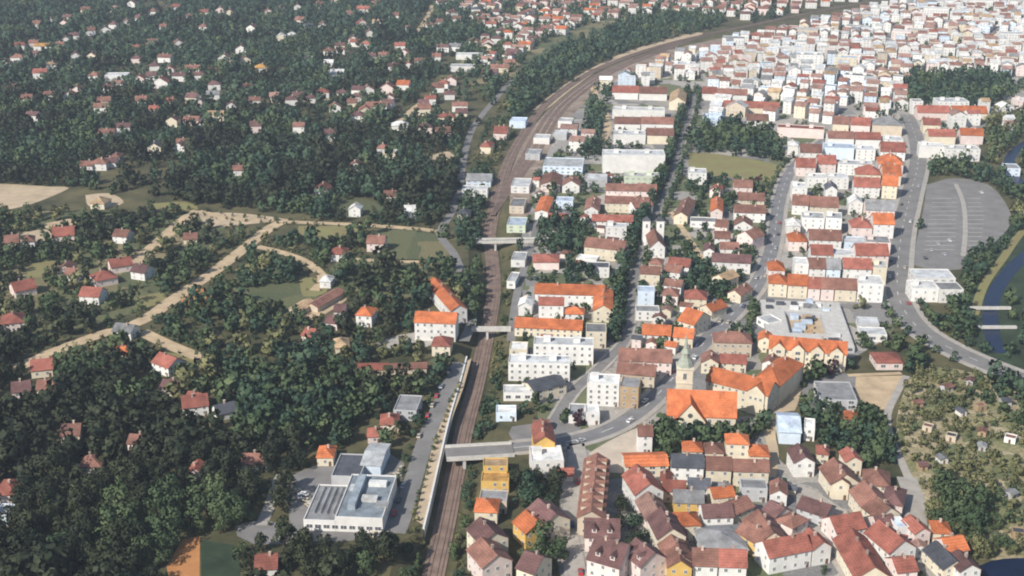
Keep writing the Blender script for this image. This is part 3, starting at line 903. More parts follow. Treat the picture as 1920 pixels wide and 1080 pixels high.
HAND = """
# ---- bottom centre
ap 997 897 1057 895 13 9 f w w
to 1002 870 1040 869 16 11 d r y N
ap 906 896 952 896 7 6 f s y
ap 902 925 954 926 8 6 f y y
ap 898 962 950 964 9 6 f g b
ho 890 984 932 986 10 6 h o c
ho 962 1008 985 1030 11 7 g o y
ho 984 992 1016 1022 12 8 g m c
ho 902 1056 953 1042 12 8 d m c
ho 905 1100 960 1085 13 8 d b p
ho 968 1100 1000 1112 12 8 g m c
ap 1082 1003 1132 1006 46 9 d b b D
to 1096 1034 1160 1036 12 7 g m p D
to 1100 1080 1160 1098 15 8 g m p D
to 1166 1068 1200 1096 12 8 g m p D
sh 1046 903 1074 904 7 3 g r w
# ---- old quarter east of the street
to 1166 924 1190 962 12 9 g r w
to 1191 965 1211 1003 10 7 g q p
to 1212 1005 1232 1046 11 9 g m c
to 1233 1048 1256 1092 10 7 g b c
hl 1172 894 1253 892 12 5 g o c
to 1196 852 1222 852 8 10 g b w
to 1258 908 1318 910 10 9 g k w
to 1322 909 1370 911 10 8 g b c
to 1374 912 1440 914 9 8 g b c
ho 1280 869 1316 870 9 6 h o c
ho 1322 872 1356 873 9 6 h b c
ho 1359 870 1402 872 9 10 h o c
ho 1404 882 1441 883 10 7 h o c
to 1242 942 1284 944 8 6 g r p
to 1290 938 1330 940 8 6 g k w
ho 1336 962 1376 958 8 7 g o c
to 1262 968 1318 970 9 7 g g y
to 1236 924 1256 926 8 6 d r c
ho 1268 1016 1313 1014 10 7 h o c
ho 1318 1000 1374 998 10 7 g m w
ho 1376 994 1412 978 9 7 g b c
to 1391 1002 1418 1047 12 7 g b c
to 1420 1050 1456 1034 12 7 d b y
hl 1318 1056 1402 1052 18 5 h g g N
to 1246 1046 1288 1048 12 6 h b p
to 1250 1096 1296 1098 11 8 d b y
to 1298 1092 1344 1094 11 8 g b w
to 1346 1094 1398 1096 11 8 g r w
ho 1428 980 1452 995 9 6 g m w
ho 1452 1000 1484 1016 10 6 h b p
ho 1388 940 1438 942 8 6 f g g
# ---- old quarter, right
ho 1487 895 1526 894 12 7 d m w
ho 1442 950 1474 953 10 6 d b w
to 1534 902 1556 934 12 7 g b c
to 1558 936 1590 938 11 8 d b c
to 1590 946 1612 976 12 7 g b c
to 1614 978 1642 1000 11 7 g b c
to 1616 930 1666 936 13 6 h b c
to 1652 965 1690 972 14 6 h m p
ho 1583 893 1614 892 9 7 d r c
ho 1644 1008 1676 1004 8 5 g m p
ho 1492 972 1546 990 10 5 g m g
to 1440 1078 1520 1062 11 8 g r w
to 1522 1062 1556 1056 10 8 d r w
to 1566 1022 1622 1012 11 6 g r p
to 1560 1034 1602 1110 13 6 g r c
to 1618 1030 1664 1070 12 8 g r w
ho 1664 1046 1692 1052 9 6 h r w
ho 1680 1016 1702 1014 8 6 f u w
ho 1712 1026 1742 1022 10 6 d r p
ho 1748 1020 1782 1022 9 5 h o c
ho 1728 1052 1766 1090 10 5 g k c
ho 1774 1066 1812 1060 10 7 g o p
ho 1796 1098 1836 1094 10 6 d m w
ho 1680 1100 1718 1096 10 6 g r p
ho 1530 870 1552 872 8 5 h r c
# ---- behind the church
hl 1460 832 1500 834 19 6 g u l N
ho 1506 826 1526 828 10 6 f w w
ha 1537 768 1606 770 20 5 f g g
hl 1643 694 1692 694 13 4 h r p
ho 1583 800 1606 802 8 4 h o c
ap 1338 668 1408 670 12 9 h b b
ho 1350 697 1398 699 9 5 g r c
ho 1314 700 1346 702 10 6 d b c
ho 1420 660 1444 662 9 7 d o c
ho 1428 700 1450 704 9 6 d b w
ha 1612 640 1662 642 10 4 f l w
ha 1608 620 1648 622 10 4 f l g
ha 1418 608 1440 620 9 4 f l w
# ---- avenue to main street
ap 1156 724 1226 730 11 8 g b b
ap 1160 700 1258 704 13 8 g b p
ap 1100 760 1160 763 11 13 f w w
ap 1161 764 1196 767 12 12 f g t
ho 1098 797 1124 797 9 6 f w w
ho 1066 794 1096 795 12 4 f g w
ho 1204 646 1256 649 11 6 g o w
ho 1262 651 1298 654 10 6 g o c
ho 1300 632 1332 616 10 7 d o c
ap 1195 577 1226 578 9 11 f u l
ap 1192 601 1236 602 9 6 f g w
ap 1242 572 1270 574 10 7 h b p
ho 1283 575 1324 577 12 5 h r c
ho 1334 600 1362 590 9 5 g o c
ap 1200 536 1236 538 10 9 g b c
ho 1244 528 1274 532 9 7 g b w
ho 1244 552 1276 556 8 6 g b w
ho 1216 512 1240 514 9 6 h b c
ho 1358 545 1384 535 9 6 g s c
ho 1388 570 1410 556 8 5 g b c
# ---- railway to avenue
ap 953 714 1068 717 10 11 f l w
ap 1000 682 1112 685 10 12 f l w
ap 1098 652 1136 653 12 10 f g c
ho 955 676 988 677 10 6 f w c
hl 1002 752 1062 738 12 5 g k c
ha 944 752 998 752 9 4 f w w
ap 965 630 1090 636 11 6 g o c
ap 1003 574 1132 578 12 9 g o w
ap 1112 604 1148 605 30 8 d o c
ho 972 592 997 593 11 6 d w w
ap 1010 596 1056 597 9 9 g r w
ho 1060 604 1094 605 8 5 h o w
ap 1100 520 1142 521 10 7 f k w
hl 1000 506 1048 506 15 5 h r p N
ap 1095 484 1168 492 13 9 g b c
ho 1080 496 1118 500 8 4 f w w
ap 1135 450 1174 451 9 10 f l w
ap 1110 428 1186 430 10 6 g r w
ap 1095 412 1121 413 26 8 d b w
ap 1134 398 1216 401 11 8 g b c
ap 1136 374 1230 376 11 8 g b p
ho 1190 405 1224 400 10 6 g b w
hl 1003 412 1027 413 34 6 d o w
hl 1014 360 1050 361 26 6 d b p
ho 1042 392 1074 393 10 6 f u l
ho 1054 362 1086 363 14 6 d b w
ho 1028 420 1062 421 8 4 g r w
ha 1018 326 1092 328 26 6 f l l
ap 1130 324 1246 325 17 16 f l w N
ha 1170 348 1236 349 12 7 f w n
ha 1098 350 1138 351 14 6 f l g
ho 930 790 968 790 8 4 f w l
sh 1000 810 1030 809 6 3 g b c
# ---- middle town
ap 1290 346 1324 347 14 10 f l w
ap 1263 420 1288 422 36 7 d b c
ap 1332 412 1354 413 28 7 d o p
ha 1294 426 1346 428 10 4 f g w
ap 1375 446 1408 448 12 10 d b w
ap 1376 416 1434 418 12 8 g b w
ap 1384 390 1432 392 12 7 g b c
ap 1410 470 1432 462 12 9 g b p
ap 1334 510 1406 514 11 8 g m w
ap 1318 490 1338 491 12 8 d m w
ho 1340 460 1368 461 10 5 g b w
ho 1350 480 1384 481 9 5 g b w
ho 1340 440 1362 442 10 6 g b p
ho 1376 365 1410 366 12 6 g b p
ho 1330 370 1350 372 10 6 d r p
# ---- block beside the boulevard
to 1440 556 1474 558 12 9 h o c
to 1476 559 1512 561 12 9 g o c
to 1514 562 1536 563 12 8 g r p
to 1538 563 1562 564 12 8 g b p
to 1564 564 1604 566 12 8 g b c
to 1606 566 1654 568 15 12 f w w
to 1440 528 1470 529 13 8 h o p
to 1488 525 1514 526 12 11 f w w
to 1516 527 1546 528 12 9 g b w
to 1548 528 1574 529 12 9 g g l
to 1580 530 1632 532 12 10 g r w
to 1634 532 1660 534 14 11 f w c
to 1520 498 1560 499 12 8 g r w
to 1562 500 1602 501 12 8 f l w
to 1604 502 1664 503 14 9 g r p
to 1478 470 1512 471 14 7 h o p
to 1516 472 1576 474 13 9 g b w
to 1582 476 1620 478 13 8 f l l
to 1622 478 1668 480 14 9 f g p
to 1474 440 1500 441 12 7 h w w
to 1502 436 1544 438 14 11 f l w
to 1546 439 1576 441 14 12 f l w
to 1596 446 1634 447 14 8 h r p
to 1636 447 1674 448 14 11 g o w
to 1484 402 1514 404 14 8 g b w
to 1518 408 1570 410 14 9 g b c
to 1590 402 1616 403 12 9 d w w
to 1622 412 1676 414 14 8 g g p
to 1484 376 1512 377 16 10 f w w
to 1546 378 1568 379 13 10 d k w
to 1600 370 1648 372 14 9 g r w
to 1652 372 1680 374 16 11 g o c
to 1512 352 1550 353 14 8 f w w
to 1552 354 1590 355 14 9 f l w
to 1604 344 1650 346 15 8 h r c
to 1654 348 1688 349 16 9 g o c
to 1492 330 1528 331 14 8 g r p
to 1532 326 1566 327 14 9 g r p
to 1570 328 1636 330 14 9 f l w
to 1646 326 1692 328 18 9 h o p
to 1500 302 1540 303 14 8 g b w
to 1544 298 1600 300 16 10 f u l
to 1604 300 1640 301 16 9 f l w
to 1650 300 1696 302 16 8 g r w
# ---- right edge
ap 1708 566 1758 567 14 9 f w w
ap 1760 568 1804 568 12 9 f g w
ha 1715 540 1790 541 16 6 f l w
ap 1722 296 1768 298 14 11 f w w
ap 1772 302 1836 303 14 11 f w w
ap 1740 272 1790 273 14 9 g r c
ap 1800 270 1842 271 14 9 g o p
ap 1730 250 1762 251 14 9 g r c
ha 1884 330 1912 331 14 6 f g l
# ---- upper town
ap 1456 256 1544 261 13 9 f r p
ho 1476 290 1496 291 12 8 h w w
ap 1356 210 1460 214 14 6 g r c
ap 1316 188 1342 189 16 8 g r w
ap 1344 190 1400 192 14 8 g b w
hl 1318 242 1352 243 22 8 g u l
ap 1148 186 1196 187 16 8 g r w
ap 1198 188 1250 189 16 8 g b w
ap 1148 222 1246 224 14 9 f w w
ap 1254 206 1284 207 40 9 d s c
ap 1152 246 1200 247 14 8 g b w
ap 1202 248 1262 249 14 9 g b w
ap 1150 270 1210 271 16 9 f l w
ap 1212 270 1262 271 14 9 g b c
ap 1400 240 1440 241 14 8 g b w
ap 1560 250 1590 252 16 10 g b c
ap 1594 252 1630 254 16 10 g r p
ap 1634 254 1690 256 18 11 h g b
ap 1552 276 1600 277 14 9 g b w
ap 1604 278 1650 279 14 9 g r w
ap 1656 280 1692 281 14 9 f l w
ap 1720 225 1780 226 16 8 g r p
ap 1786 226 1850 227 16 8 g o c
ho 955 240 985 241 16 6 f u l
ho 925 262 950 263 14 6 g r p
ho 900 288 920 289 14 6 h r c
ha 1000 270 1030 271 14 5 f l w
ha 1036 262 1062 263 14 5 f l g
ha 1046 240 1072 241 14 6 f l w
ha 985 300 1012 301 16 5 f l g
ha 958 362 992 363 22 5 f l w
ha 955 400 982 401 20 5 f g b
ha 950 436 985 437 18 5 f u n
ha 958 500 984 501 16 4 f l w
ha 950 540 966 541 16 4 f l w
# ---- left of the railway
ap 778 638 854 641 12 12 g o w
ap 846 608 876 604 46 9 d o w
ho 810 668 844 669 11 7 h r c
ha 866 370 914 371 10 6 f l w
ha 874 350 920 351 18 5 g g l
ho 858 412 878 413 10 5 h k p
ho 668 612 697 614 11 8 h o w
ho 626 600 646 601 9 6 g m w
ho 610 618 632 620 9 5 g m p
sh 566 592 592 576 8 3 g s b
sh 596 586 648 556 8 3 g b b
ho 630 664 656 662 12 4 h s c
ho 566 642 584 646 9 5 g r c
sh 672 704 728 703 8 3 g r b
sh 732 703 800 700 7 3 g b b
ha 738 788 781 790 16 5 f g g
ho 714 812 748 811 10 5 h r c
ho 690 832 716 831 8 4 h r p
ho 595 874 625 874 10 5 h o c
ho 454 884 500 884 9 4 g b w
ho 286 696 317 708 11 6 g r w
ho 345 784 392 778 11 6 g r w
ho 210 674 250 673 10 3 h o c
ho 212 634 246 638 9 5 g g w
ho 60 710 100 706 11 5 g r c
ho 4 625 48 620 13 6 h r p
ho -10 945 32 945 12 5 h r p
ho 24 748 58 744 10 4 g m p
ho 70 742 104 740 9 4 g b c
ho -12 985 14 986 9 5 f w l
ho 621 491 650 491 11 6 h r w
ho 688 472 720 473 11 7 g b p
ho 589 370 614 371 11 7 d r w
ho 150 570 186 572 11 6 g r w
ho 182 540 222 532 12 5 h r p
ho 246 523 272 527 10 6 g m w
ho 210 514 250 508 11 5 g r p
ho 100 455 140 452 13 5 g r p
ho 212 456 238 458 10 6 g b w
ho 170 392 196 393 12 5 h s c
ho 345 458 370 457 9 4 g b c
ho 346 766 368 770 9 5 g r c
ho 30 560 70 552 12 5 g r p
ho 240 844 272 846 8 4 g b p
ho 355 902 378 902 8 5 d r p
ho 410 790 445 782 9 4 g k w
ho 115 830 150 828 10 4 g b c
ho 300 740 330 744 9 4 g m b
ho 10 470 36 468 11 6 g b c
ho 44 468 66 466 11 6 h b w
ho 600 540 620 541 9 5 h w w
ho 720 378 744 378 9 5 g b c
ho 150 890 190 888 10 4 h b c
ho 480 1090 520 1088 10 6 g r w
"""

# one line per pale house scattered on the slopes: px x, px y of its foot, width m, roof
SPECKS = """160 26 14 b;70 54 13 r;120 52 12 b;170 67 14 b;198 65 15 m;211 55 11 b;239 49 14 b;260 42 12 b;246 14 12 m;285 31 13 b;287 87 14 b;335 90 15 r;82 96 26 y;112 92 12 b;
32 118 16 b;62 110 12 m;9 129 14 b;96 133 13 s;75 148 16 r;172 113 11 b;142 114 11 m;222 107 13 m;255 119 12 b;290 133 12 m;218 152 26 l;175 152 12 r;308 118 16 r;360 138 18 r;335 153 15 b;
300 166 18 r;420 118 15 b;452 101 14 b;402 169 14 r;460 176 14 b;358 193 12 b;400 190 14 g;375 203 13 k;195 200 14 b;188 213 13 b;405 227 16 s;322 239 11 m;358 236 15 b;385 239 12 b;232 251 13 b;200 263 15 r;20 175 13 r;
527 77 12 w;550 73 12 w;607 55 14 b;580 57 12 k;657 33 13 b;680 26 20 r;707 15 14 r;738 36 16 r;680 52 18 r;707 49 14 s;750 94 14 r;757 111 15 b;721 113 14 b;697 114 11 m;615 104 12 b;637 102 13 b;
665 88 13 r;685 93 14 r;616 128 11 w;630 148 18 w;547 200 13 b;560 191 13 b;584 194 10 m;605 184 14 r;642 184 12 m;670 181 13 b;690 180 14 b;725 177 16 r;755 169 14 o;822 174 13 b;830 166 12 r;845 161 13 b;
670 228 13 m;685 220 13 r;706 210 22 b;725 205 11 m;730 194 10 b;807 197 12 r;795 204 11 r;796 217 13 r;750 249 16 w;797 250 14 b;832 259 14 b;837 232 17 r;865 224 12 b;862 210 16 r;830 98 16 m;
852 97 15 g;880 112 34 l;867 135 30 l;937 136 22 b;918 148 18 m;850 30 14 m;830 11 16 b;877 8 18 b;892 25 14 k;942 66 18 r;950 52 15 r;885 85 14 r;955 128 14 b;490 136 14 y;
342 281 12 b;335 290 11 m;290 291 12 k;162 321 11 b;185 320 14 b;207 315 11 r;215 305 9 b;450 330 12 b;122 518 9 b;135 528 9 b;667 322 12 b;730 298 16 l;717 290 10 b;665 407 9 w;770 410 8 w;
900 45 14 b;915 90 16 r;560 45 12 b;470 60 12 m;430 30 12 b;380 60 12 b;330 20 13 r;130 190 12 b;60 230 12 m;265 200 12 b;480 250 11 m;560 250 11 b;620 265 11 b;"""


def tint():
    return random.choice('wwwwwcwp')


for ln in HAND.strip().splitlines():
    if ln.startswith('#') or not ln.strip():
        continue
    t = ln.split()
    building(t[0], float(t[1]), float(t[2]), float(t[3]), float(t[4]), float(t[5]), float(t[6]), t[7], t[8], t[9], t[10] if len(t) > 10 else '')

for tok in SPECKS.replace('\n', '').split(';'):
    if not tok.strip():
        continue
    a = tok.split()
    px, py, wm, rc = float(a[0]), float(a[1]), float(a[2]), a[3]
    s = CP * (py + 350) / CAM_H
    hw = wm * s / 2 * .86
    if rc in 'rb' and random.random() < .55:
        rc = random.choice('bm')
    tilt = random.uniform(-.5, .5)
    roof = 'f' if rc in 'l' else random.choice('gghd')
    building('ho' if wm < 24 else 'hl', px - hw, py + tilt, px + hw, py - tilt, random.uniform(8, 11) if wm < 24 else 14, random.uniform(5.0, 6.8), roof, rc, tint())

EXTRA_ROWS = [((20, 60), (230, 20)), ((120, 130), (300, 90)), ((300, 60), (420, 20)), ((330, 160), (470, 120)), ((480, 30), (640, 10)), ((560, 120), (700, 70)), ((180, 180), (330, 140)), ((40, 200), (150, 175)),
              ((620, 215), (700, 185)), ((720, 140), (850, 110)), ((760, 60), (900, 40)), ((430, 210), (520, 190)), ((770, 230), (850, 185)), ((280, 215), (420, 175)), ((20, 100), (160, 70))]
for (xa, ya), (xb, yb) in EXTRA_ROWS:
    for k in range(5):
        t = (k + random.uniform(.2, .8)) / 5
        px, py = xa + (xb - xa) * t, ya + (yb - ya) * t + random.uniform(-3, 3)
        x, y = G(px, py)
        if not occ_free(x, y, 1, 0, -7, 7, -2, 12, 1):
            continue
        hw = random.uniform(8, 12) * CP * (py + 350) / CAM_H / 2
        building('ho', px - hw, py, px + hw, py - random.uniform(0, .6), random.uniform(8, 10), random.uniform(4.8, 6.4), random.choice('ggd'), random.choice('bbmmqr'), tint())
for k in range(26):
    px, py = random.uniform(10, 860), random.uniform(15, 380)
    if occ_free(*G(px, py), 1, 0, -10, 10, -14, 14):
        rx, ry = random.uniform(14, 34), random.uniform(3, 6) * (.5 + py / 300)
        patch('clearing', [(px + rx * math.cos(a) * random.uniform(.6, 1.1), py + ry * math.sin(a) * random.uniform(.6, 1.1)) for a in np.linspace(0, 2 * math.pi, 9)[:-1]], 0.03, random.choice(['meadow', 'dry_grass', 'meadow']))

# ------------------------------------------------------------------ landmarks built one by one


def landmark(root, name_words, cat):
    root['label'] = name_words
    root['category'] = cat


# factory with several halls
root, w, yaw = start('factory', (570, 994), (718, 1000))
wl = w * 0.40
wing(root, wl, 27, 4.2, 'f', 'g', 'w', yaw, ox=-w / 2 + wl / 2, near=True, win=False)
wr = w * 0.60
wing(root, wr - .1, 33, 6.0, 'f', 'v', 'w', yaw, ox=w / 2 - wr / 2 + .05, near=True, win=False)
# glazed strips, roof lights and plant on the roofs
sheds = MB()
for k in range(5):
    x0 = -w / 2 + 2.2 + k * 2.4
    sheds.add([(x0, 5, 4.2), (x0 + 1.6, 5, 4.2), (x0 + .8, 5, 5.0), (x0, 25, 4.2), (x0 + 1.6, 25, 4.2), (x0 + .8, 25, 5.0)], [(0, 1, 2), (5, 4, 3), (0, 2, 5, 3), (1, 4, 5, 2)])
for k in range(3):
    pass
link('skylight', sheds.mesh('skylight', 'roof_g'), root)
for x, y, lx, ly, hz, m in ((w * .02, 6, 3.0, 24, 2.2, 'roof_v'), (w * .16, 12, 6, 3.2, 1.6, 'roof_w'), (w * .18, 24, 7, 3, 1.6, 'roof_w'), (-w * .04, 20, 4.5, 3, 1.6, 'roof_l'), (w * .36, 8, 5, 4, 1.0, 'roof_g')):
    link('roof_light', MB().box(0, lx, 0, ly, 0, hz).mesh('roof_light', m), root, (x, y, 6.003))
for k in range(9):
    o = link('window', WIN_BIG, root, (-w / 2 + 2.2 + k * (w - 4) / 8, 0, 1.2))
landmark(root, 'white factory with grey and whitish flat roofs beside the station road', 'factory')
occ_rect(root.location.x, root.location.y, math.cos(yaw), math.sin(yaw), -w / 2 - 3, w / 2 + 8, -12, 36, 1)
root, w, yaw = start('hall', (622, 912), (676, 914))
wing(root, w, 19, 4.5, 'f', 'k', 'g', yaw, near=True, win=False)
landmark(root, 'dark grey flat roofed hall standing behind the white factory', 'hall')
occ_rect(root.location.x, root.location.y, math.cos(yaw), math.sin(yaw), -w / 2 - 2, w / 2 + 2, -2, 21, 1)
root, w, yaw = start('hall', (678, 892), (714, 894))
wing(root, w, 19, 5.0, 'g', 'l', 'l', yaw, near=True, win=False, pitch=.15, chim=False)
landmark(root, 'small pale grey workshop hall behind the factory nearest the station road', 'hall')
occ_rect(root.location.x, root.location.y, math.cos(yaw), math.sin(yaw), -w / 2 - 2, w / 2 + 4, -4, 21, 1)

# church with copper spire
root, w, yaw = start('church', (1250, 806), (1378, 812))
wo, ro = wing(root, w, 15, 7.5, 'g', 'o', 'c', yaw, near=True, win=False, pitch=1.15, chim=False)
tw = 13.0      # front transept gable
tr = MB()
rr = tw / 2 * 1.25
x0 = -w * .17
a = [(x0 - tw / 2, -3.5, -.3), (x0 + tw / 2, -3.5, -.3), (x0 + tw / 2, -3.5, 6.5), (x0, -3.5, 6.5 + rr), (x0 - tw / 2, -3.5, 6.5)]
b = [(p[0], 7.0, p[2]) for p in a]
tr.add(a + b, [(0, 1, 2, 3, 4), (0, 4, 9, 5), (1, 6, 7, 2)])
link('transept', tr.mesh('transept', 'wall_c'), root)
tro = MB()
o_ = .5
pr = [(x0 - tw / 2 - o_, 6.5 - o_ * 1.25), (x0, 6.5 + rr), (x0 + tw / 2 + o_, 6.5 - o_ * 1.25)]
vv = [(x, y, z + s) for y in (-4.0, 7.4) for s in (.03, .3) for x, z in pr]
tro.add(vv, [(3, 4, 10, 9), (4, 5, 11, 10), (0, 6, 7, 1), (1, 7, 8, 2), (0, 3, 9, 6), (2, 8, 11, 5), (0, 1, 4, 3), (1, 2, 5, 4), (6, 9, 10, 7), (7, 10, 11, 8)])
link('roof', tro.mesh('roof', 'roof_o'), root)
gw = window_mesh(1.3, 4.0, 'window')
for x in (-w * .42, -w * .33, w * .12, w * .25, w * .40):
    link('window', gw, root, (x, 0, 2.0))
for x in (-2.2, 2.2):
    link('window', gw, root, (x0 + x, -3.5, 2.2))
rose = MB()
ng = 14
rose.add([(1.1 * math.cos(2 * math.pi * k / ng), -.06, 1.1 * math.sin(2 * math.pi * k / ng)) for k in range(ng)] + [(1.1 * math.cos(2 * math.pi * k / ng), .06, 1.1 * math.sin(2 * math.pi * k / ng)) for k in range(ng)],
         [tuple(range(ng))] + [(k, k + ng, (k + 1) % ng + ng, (k + 1) % ng) for k in range(ng)])
link('rose_window', rose.mesh('rose_window', 'glass'), root, (x0, -3.5, 9.0))
tower = link('tower', None, root, (-w * .25, 19.5, 0))
tb = MB().box(-3.5, 3.5, -3.5, 3.5, -.3, 22).box(-3.8, 3.8, -3.8, 3.8, 15.2, 15.7).box(-3.9, 3.9, -3.9, 3.9, 22, 22.6)
link('tower_wall', tb.mesh('tower_wall', 'wall_c'), tower)
sp = MB()


def ring(r, z, n=8):
    return [(r * math.cos(2 * math.pi * (k + .5) / n), r * math.sin(2 * math.pi * (k + .5) / n), z) for k in range(n)]


rings = [ring(4.0, 22.6), ring(3.3, 24.5), ring(2.0, 26.5), ring(1.9, 28.5), ring(2.3, 28.8), ring(1.1, 31.0), ring(.06, 37.5)]
vs = [p for r in rings for p in r]
fs = []
for k in range(len(rings) - 1):
    for i in range(8):
        fs.append((k * 8 + i, k * 8 + (i + 1) % 8, (k + 1) * 8 + (i + 1) % 8, (k + 1) * 8 + i))
sp.add(vs, fs)
link('spire', sp.mesh('spire', 'copper'), tower)
bw = window_mesh(1.5, 3.0, 'window')
for nx, ny, rz in ((0, -1, 0), (1, 0, math.pi / 2), (-1, 0, -math.pi / 2)):
    o = link('belfry_window', bw, tower, (nx * 3.5, ny * 3.5, 17.2))
    o.rotation_euler = (0, 0, rz)
landmark(root, 'cream church with steep bright orange roof and green copper spire beside the main street', 'church')
occ_rect(root.location.x, root.location.y, math.cos(yaw), math.sin(yaw), -w / 2 - 2, w / 2 + 2, -8, 25, 1)

# cream convent in an L with orange roofs behind the church
root, w, yaw = start('convent', (1322, 752), (1437, 782))
wing(root, w, 12, 10.5, 'g', 'o', 'c', yaw, near=True, win=True, pitch=.75)
wing(root, 13, 30, 10.0, 'h', 'o', 'c', yaw, ox=w / 2 - 6.4, oy=12.6, near=True, win=False, pitch=.75)
gd = MB()
gx = w * .32
gd.add([(gx - 4, -.8, -.3), (gx + 4, -.8, -.3), (gx + 4, -.8, 10.8), (gx, -.8, 14.2), (gx - 4, -.8, 10.8), (gx - 4, 4, -.3), (gx + 4, 4, -.3), (gx + 4, 4, 10.8), (gx, 4, 14.2), (gx - 4, 4, 10.8)],
       [(0, 1, 2, 3, 4), (1, 6, 7, 2), (0, 4, 9, 5)])
link('gable', gd.mesh('gable', 'wall_c'), root)
gr_ = MB()
gr_.add([(gx - 4.4, -1.2, 10.6), (gx, -1.2, 14.4), (gx + 4.4, -1.2, 10.6), (gx - 4.4, 5, 10.6), (gx, 5, 14.4), (gx + 4.4, 5, 10.6)], [(0, 1, 4, 3), (1, 2, 5, 4)])
link('roof', gr_.mesh('roof', 'roof_o'), root)
for k in range(3):
    link('window', WIN, root, (gx - 2.4 + k * 2.4, -.8, 7.2))
landmark(root, 'large cream convent with bright orange roofs in an L behind the church', 'building')
occ_rect(root.location.x, root.location.y, math.cos(yaw), math.sin(yaw), -w / 2 - 2, w / 2 + 2, -5, 52, 1)

# cream school with four gabled bays
root, w, yaw = start('school', (1440, 684), (1584, 697))
wing(root, w, 12, 9, 'g', 'o', 'c', yaw, near=True, win=True, pitch=.7)
for k in range(4):
    gx = -w / 2 + w * (k + .5) / 4
    bay = MB()
    bay.add([(gx - 3, -1, -.3), (gx + 3, -1, -.3), (gx + 3, -1, 9.6), (gx, -1, 12.2), (gx - 3, -1, 9.6), (gx - 3, 4, -.3), (gx + 3, 4, -.3), (gx + 3, 4, 9.6), (gx, 4, 12.2), (gx - 3, 4, 9.6)],
            [(0, 1, 2, 3, 4), (1, 6, 7, 2), (0, 4, 9, 5), (2, 7, 8, 3), (4, 3, 8, 9)], 0)
    bay.add([(gx - 3.3, -1.2, 9.5), (gx, -1.2, 12.45), (gx + 3.3, -1.2, 9.5), (gx - 3.3, 4.6, 9.5), (gx, 4.6, 12.45), (gx + 3.3, 4.6, 9.5)], [(0, 1, 4, 3), (1, 2, 5, 4)], 1)
    link('gabled_bay', bay.mesh('gabled_bay', ['wall_c', 'roof_o']), root)
    for s in range(3):
        link('window', WIN_BIG, root, (gx, -1.0, 1.1 + 3 * s))
landmark(root, 'cream school with orange roof and four gabled bays behind the church', 'school')
occ_rect(root.location.x, root.location.y, math.cos(yaw), math.sin(yaw), -w / 2 - 2, w / 2 + 2, -5, 15, 1)

# church with two towers
root, w, yaw = start('twin_tower_church', (1218, 484), (1246, 484))
wing(root, w, 24, 7, 'd', 'b', 'w', yaw, near=False, win=True, pitch=.95, chim=False)
for s in (-1, 1):
    t = link('tower', MB().box(-2.2, 2.2, -2.2, 2.2, -.3, 16).mesh('tower', 'wall_w'), root, (s * (w / 2 - .2), 26.4, 0))
    cap = MB().add([(-2.5, -2.5, 16), (2.5, -2.5, 16), (2.5, 2.5, 16), (-2.5, 2.5, 16), (0, 0, 18.6)], [(0, 1, 4), (1, 2, 4), (2, 3, 4), (3, 0, 4), (0, 3, 2, 1)])
    link('tower_roof', cap.mesh('tower_roof', 'roof_k'), t)
    link('belfry_window', window_mesh(1.1, 2.4), t, (0, -2.2, 11.5))
landmark(root, 'small white church with two square towers and brown roof beside the avenue', 'church')
occ_rect(root.location.x, root.location.y, math.cos(yaw), math.sin(yaw), -w / 2 - 3, w / 2 + 3, -5, 30, 1)

# shopping hall under construction, with an open court in its roof
root, w, yaw = start('market_hall', (1440, 655), (1602, 662))
mb = MB()
mb.box(-w / 2, w / 2, 0, 15, -.3, 3.2).box(-w / 2, -w / 2 + 12, 15.01, 62, -.3, 3.2).box(w / 2 - 12, w / 2, 15.01, 62, -.3, 3.2).box(-w / 2 + 12.01, w / 2 - 12.01, 46, 62, -.3, 3.2)
link('wall', mb.mesh('wall', 'wall_g'), root)
mb = MB()
mb.box(-w / 2 + .4, w / 2 - .4, .4, 15, 3.203, 3.5).box(-w / 2 + .4, -w / 2 + 11.6, 15.01, 61.6, 3.203, 3.5).box(w / 2 - 11.6, w / 2 - .4, 15.01, 61.6, 3.203, 3.5).box(-w / 2 + 11.61, w / 2 - 11.61, 46.4, 61.6, 3.203, 3.5)
link('roof', mb.mesh('roof', 'concrete'), root)
link('court_floor', MB().box(-w / 2 + 12, w / 2 - 12, 15, 46, 0, .2).mesh('court_floor', 'sand'), root)
for k in range(16):
    lx, ly = random.uniform(2, 5), random.uniform(2, 4)
    link('roof_plant', MB().box(0, lx, 0, ly, 0, random.uniform(.8, 2.2)).mesh('roof_plant', random.choice(['roof_k', 'roof_u', 'roof_w', 'roof_g'])), root,
         (random.uniform(-w / 2 + 2, w / 2 - 7), random.choice([2, 5, 8, 11, 48, 51, 54, 58]), 3.503))
for k in range(4):
    link('window_band', MB().box(0, 6.5, -.06, .03, 1.0, 2.4).mesh('window_band', 'glass'), root, (-w / 2 + 3 + k * w / 4, 0, 0))
for k in range(12):
    lx, ly = random.uniform(2, 6), random.uniform(1.5, 3.5)
    link('site_container', MB().box(0, lx, 0, ly, 0, random.uniform(1.5, 3)).mesh('site_container', random.choice(['roof_k', 'roof_u', 'roof_b', 'roof_k', 'roof_s'])), root, (random.uniform(-w / 2 + 13, w / 2 - 19), random.uniform(17, 42), .203))
landmark(root, 'sprawling pale grey flat roofed market hall around an open court', 'hall')
occ_rect(root.location.x, root.location.y, math.cos(yaw), math.sin(yaw), -w / 2 - 3, w / 2 + 3, -8, 64, 1)

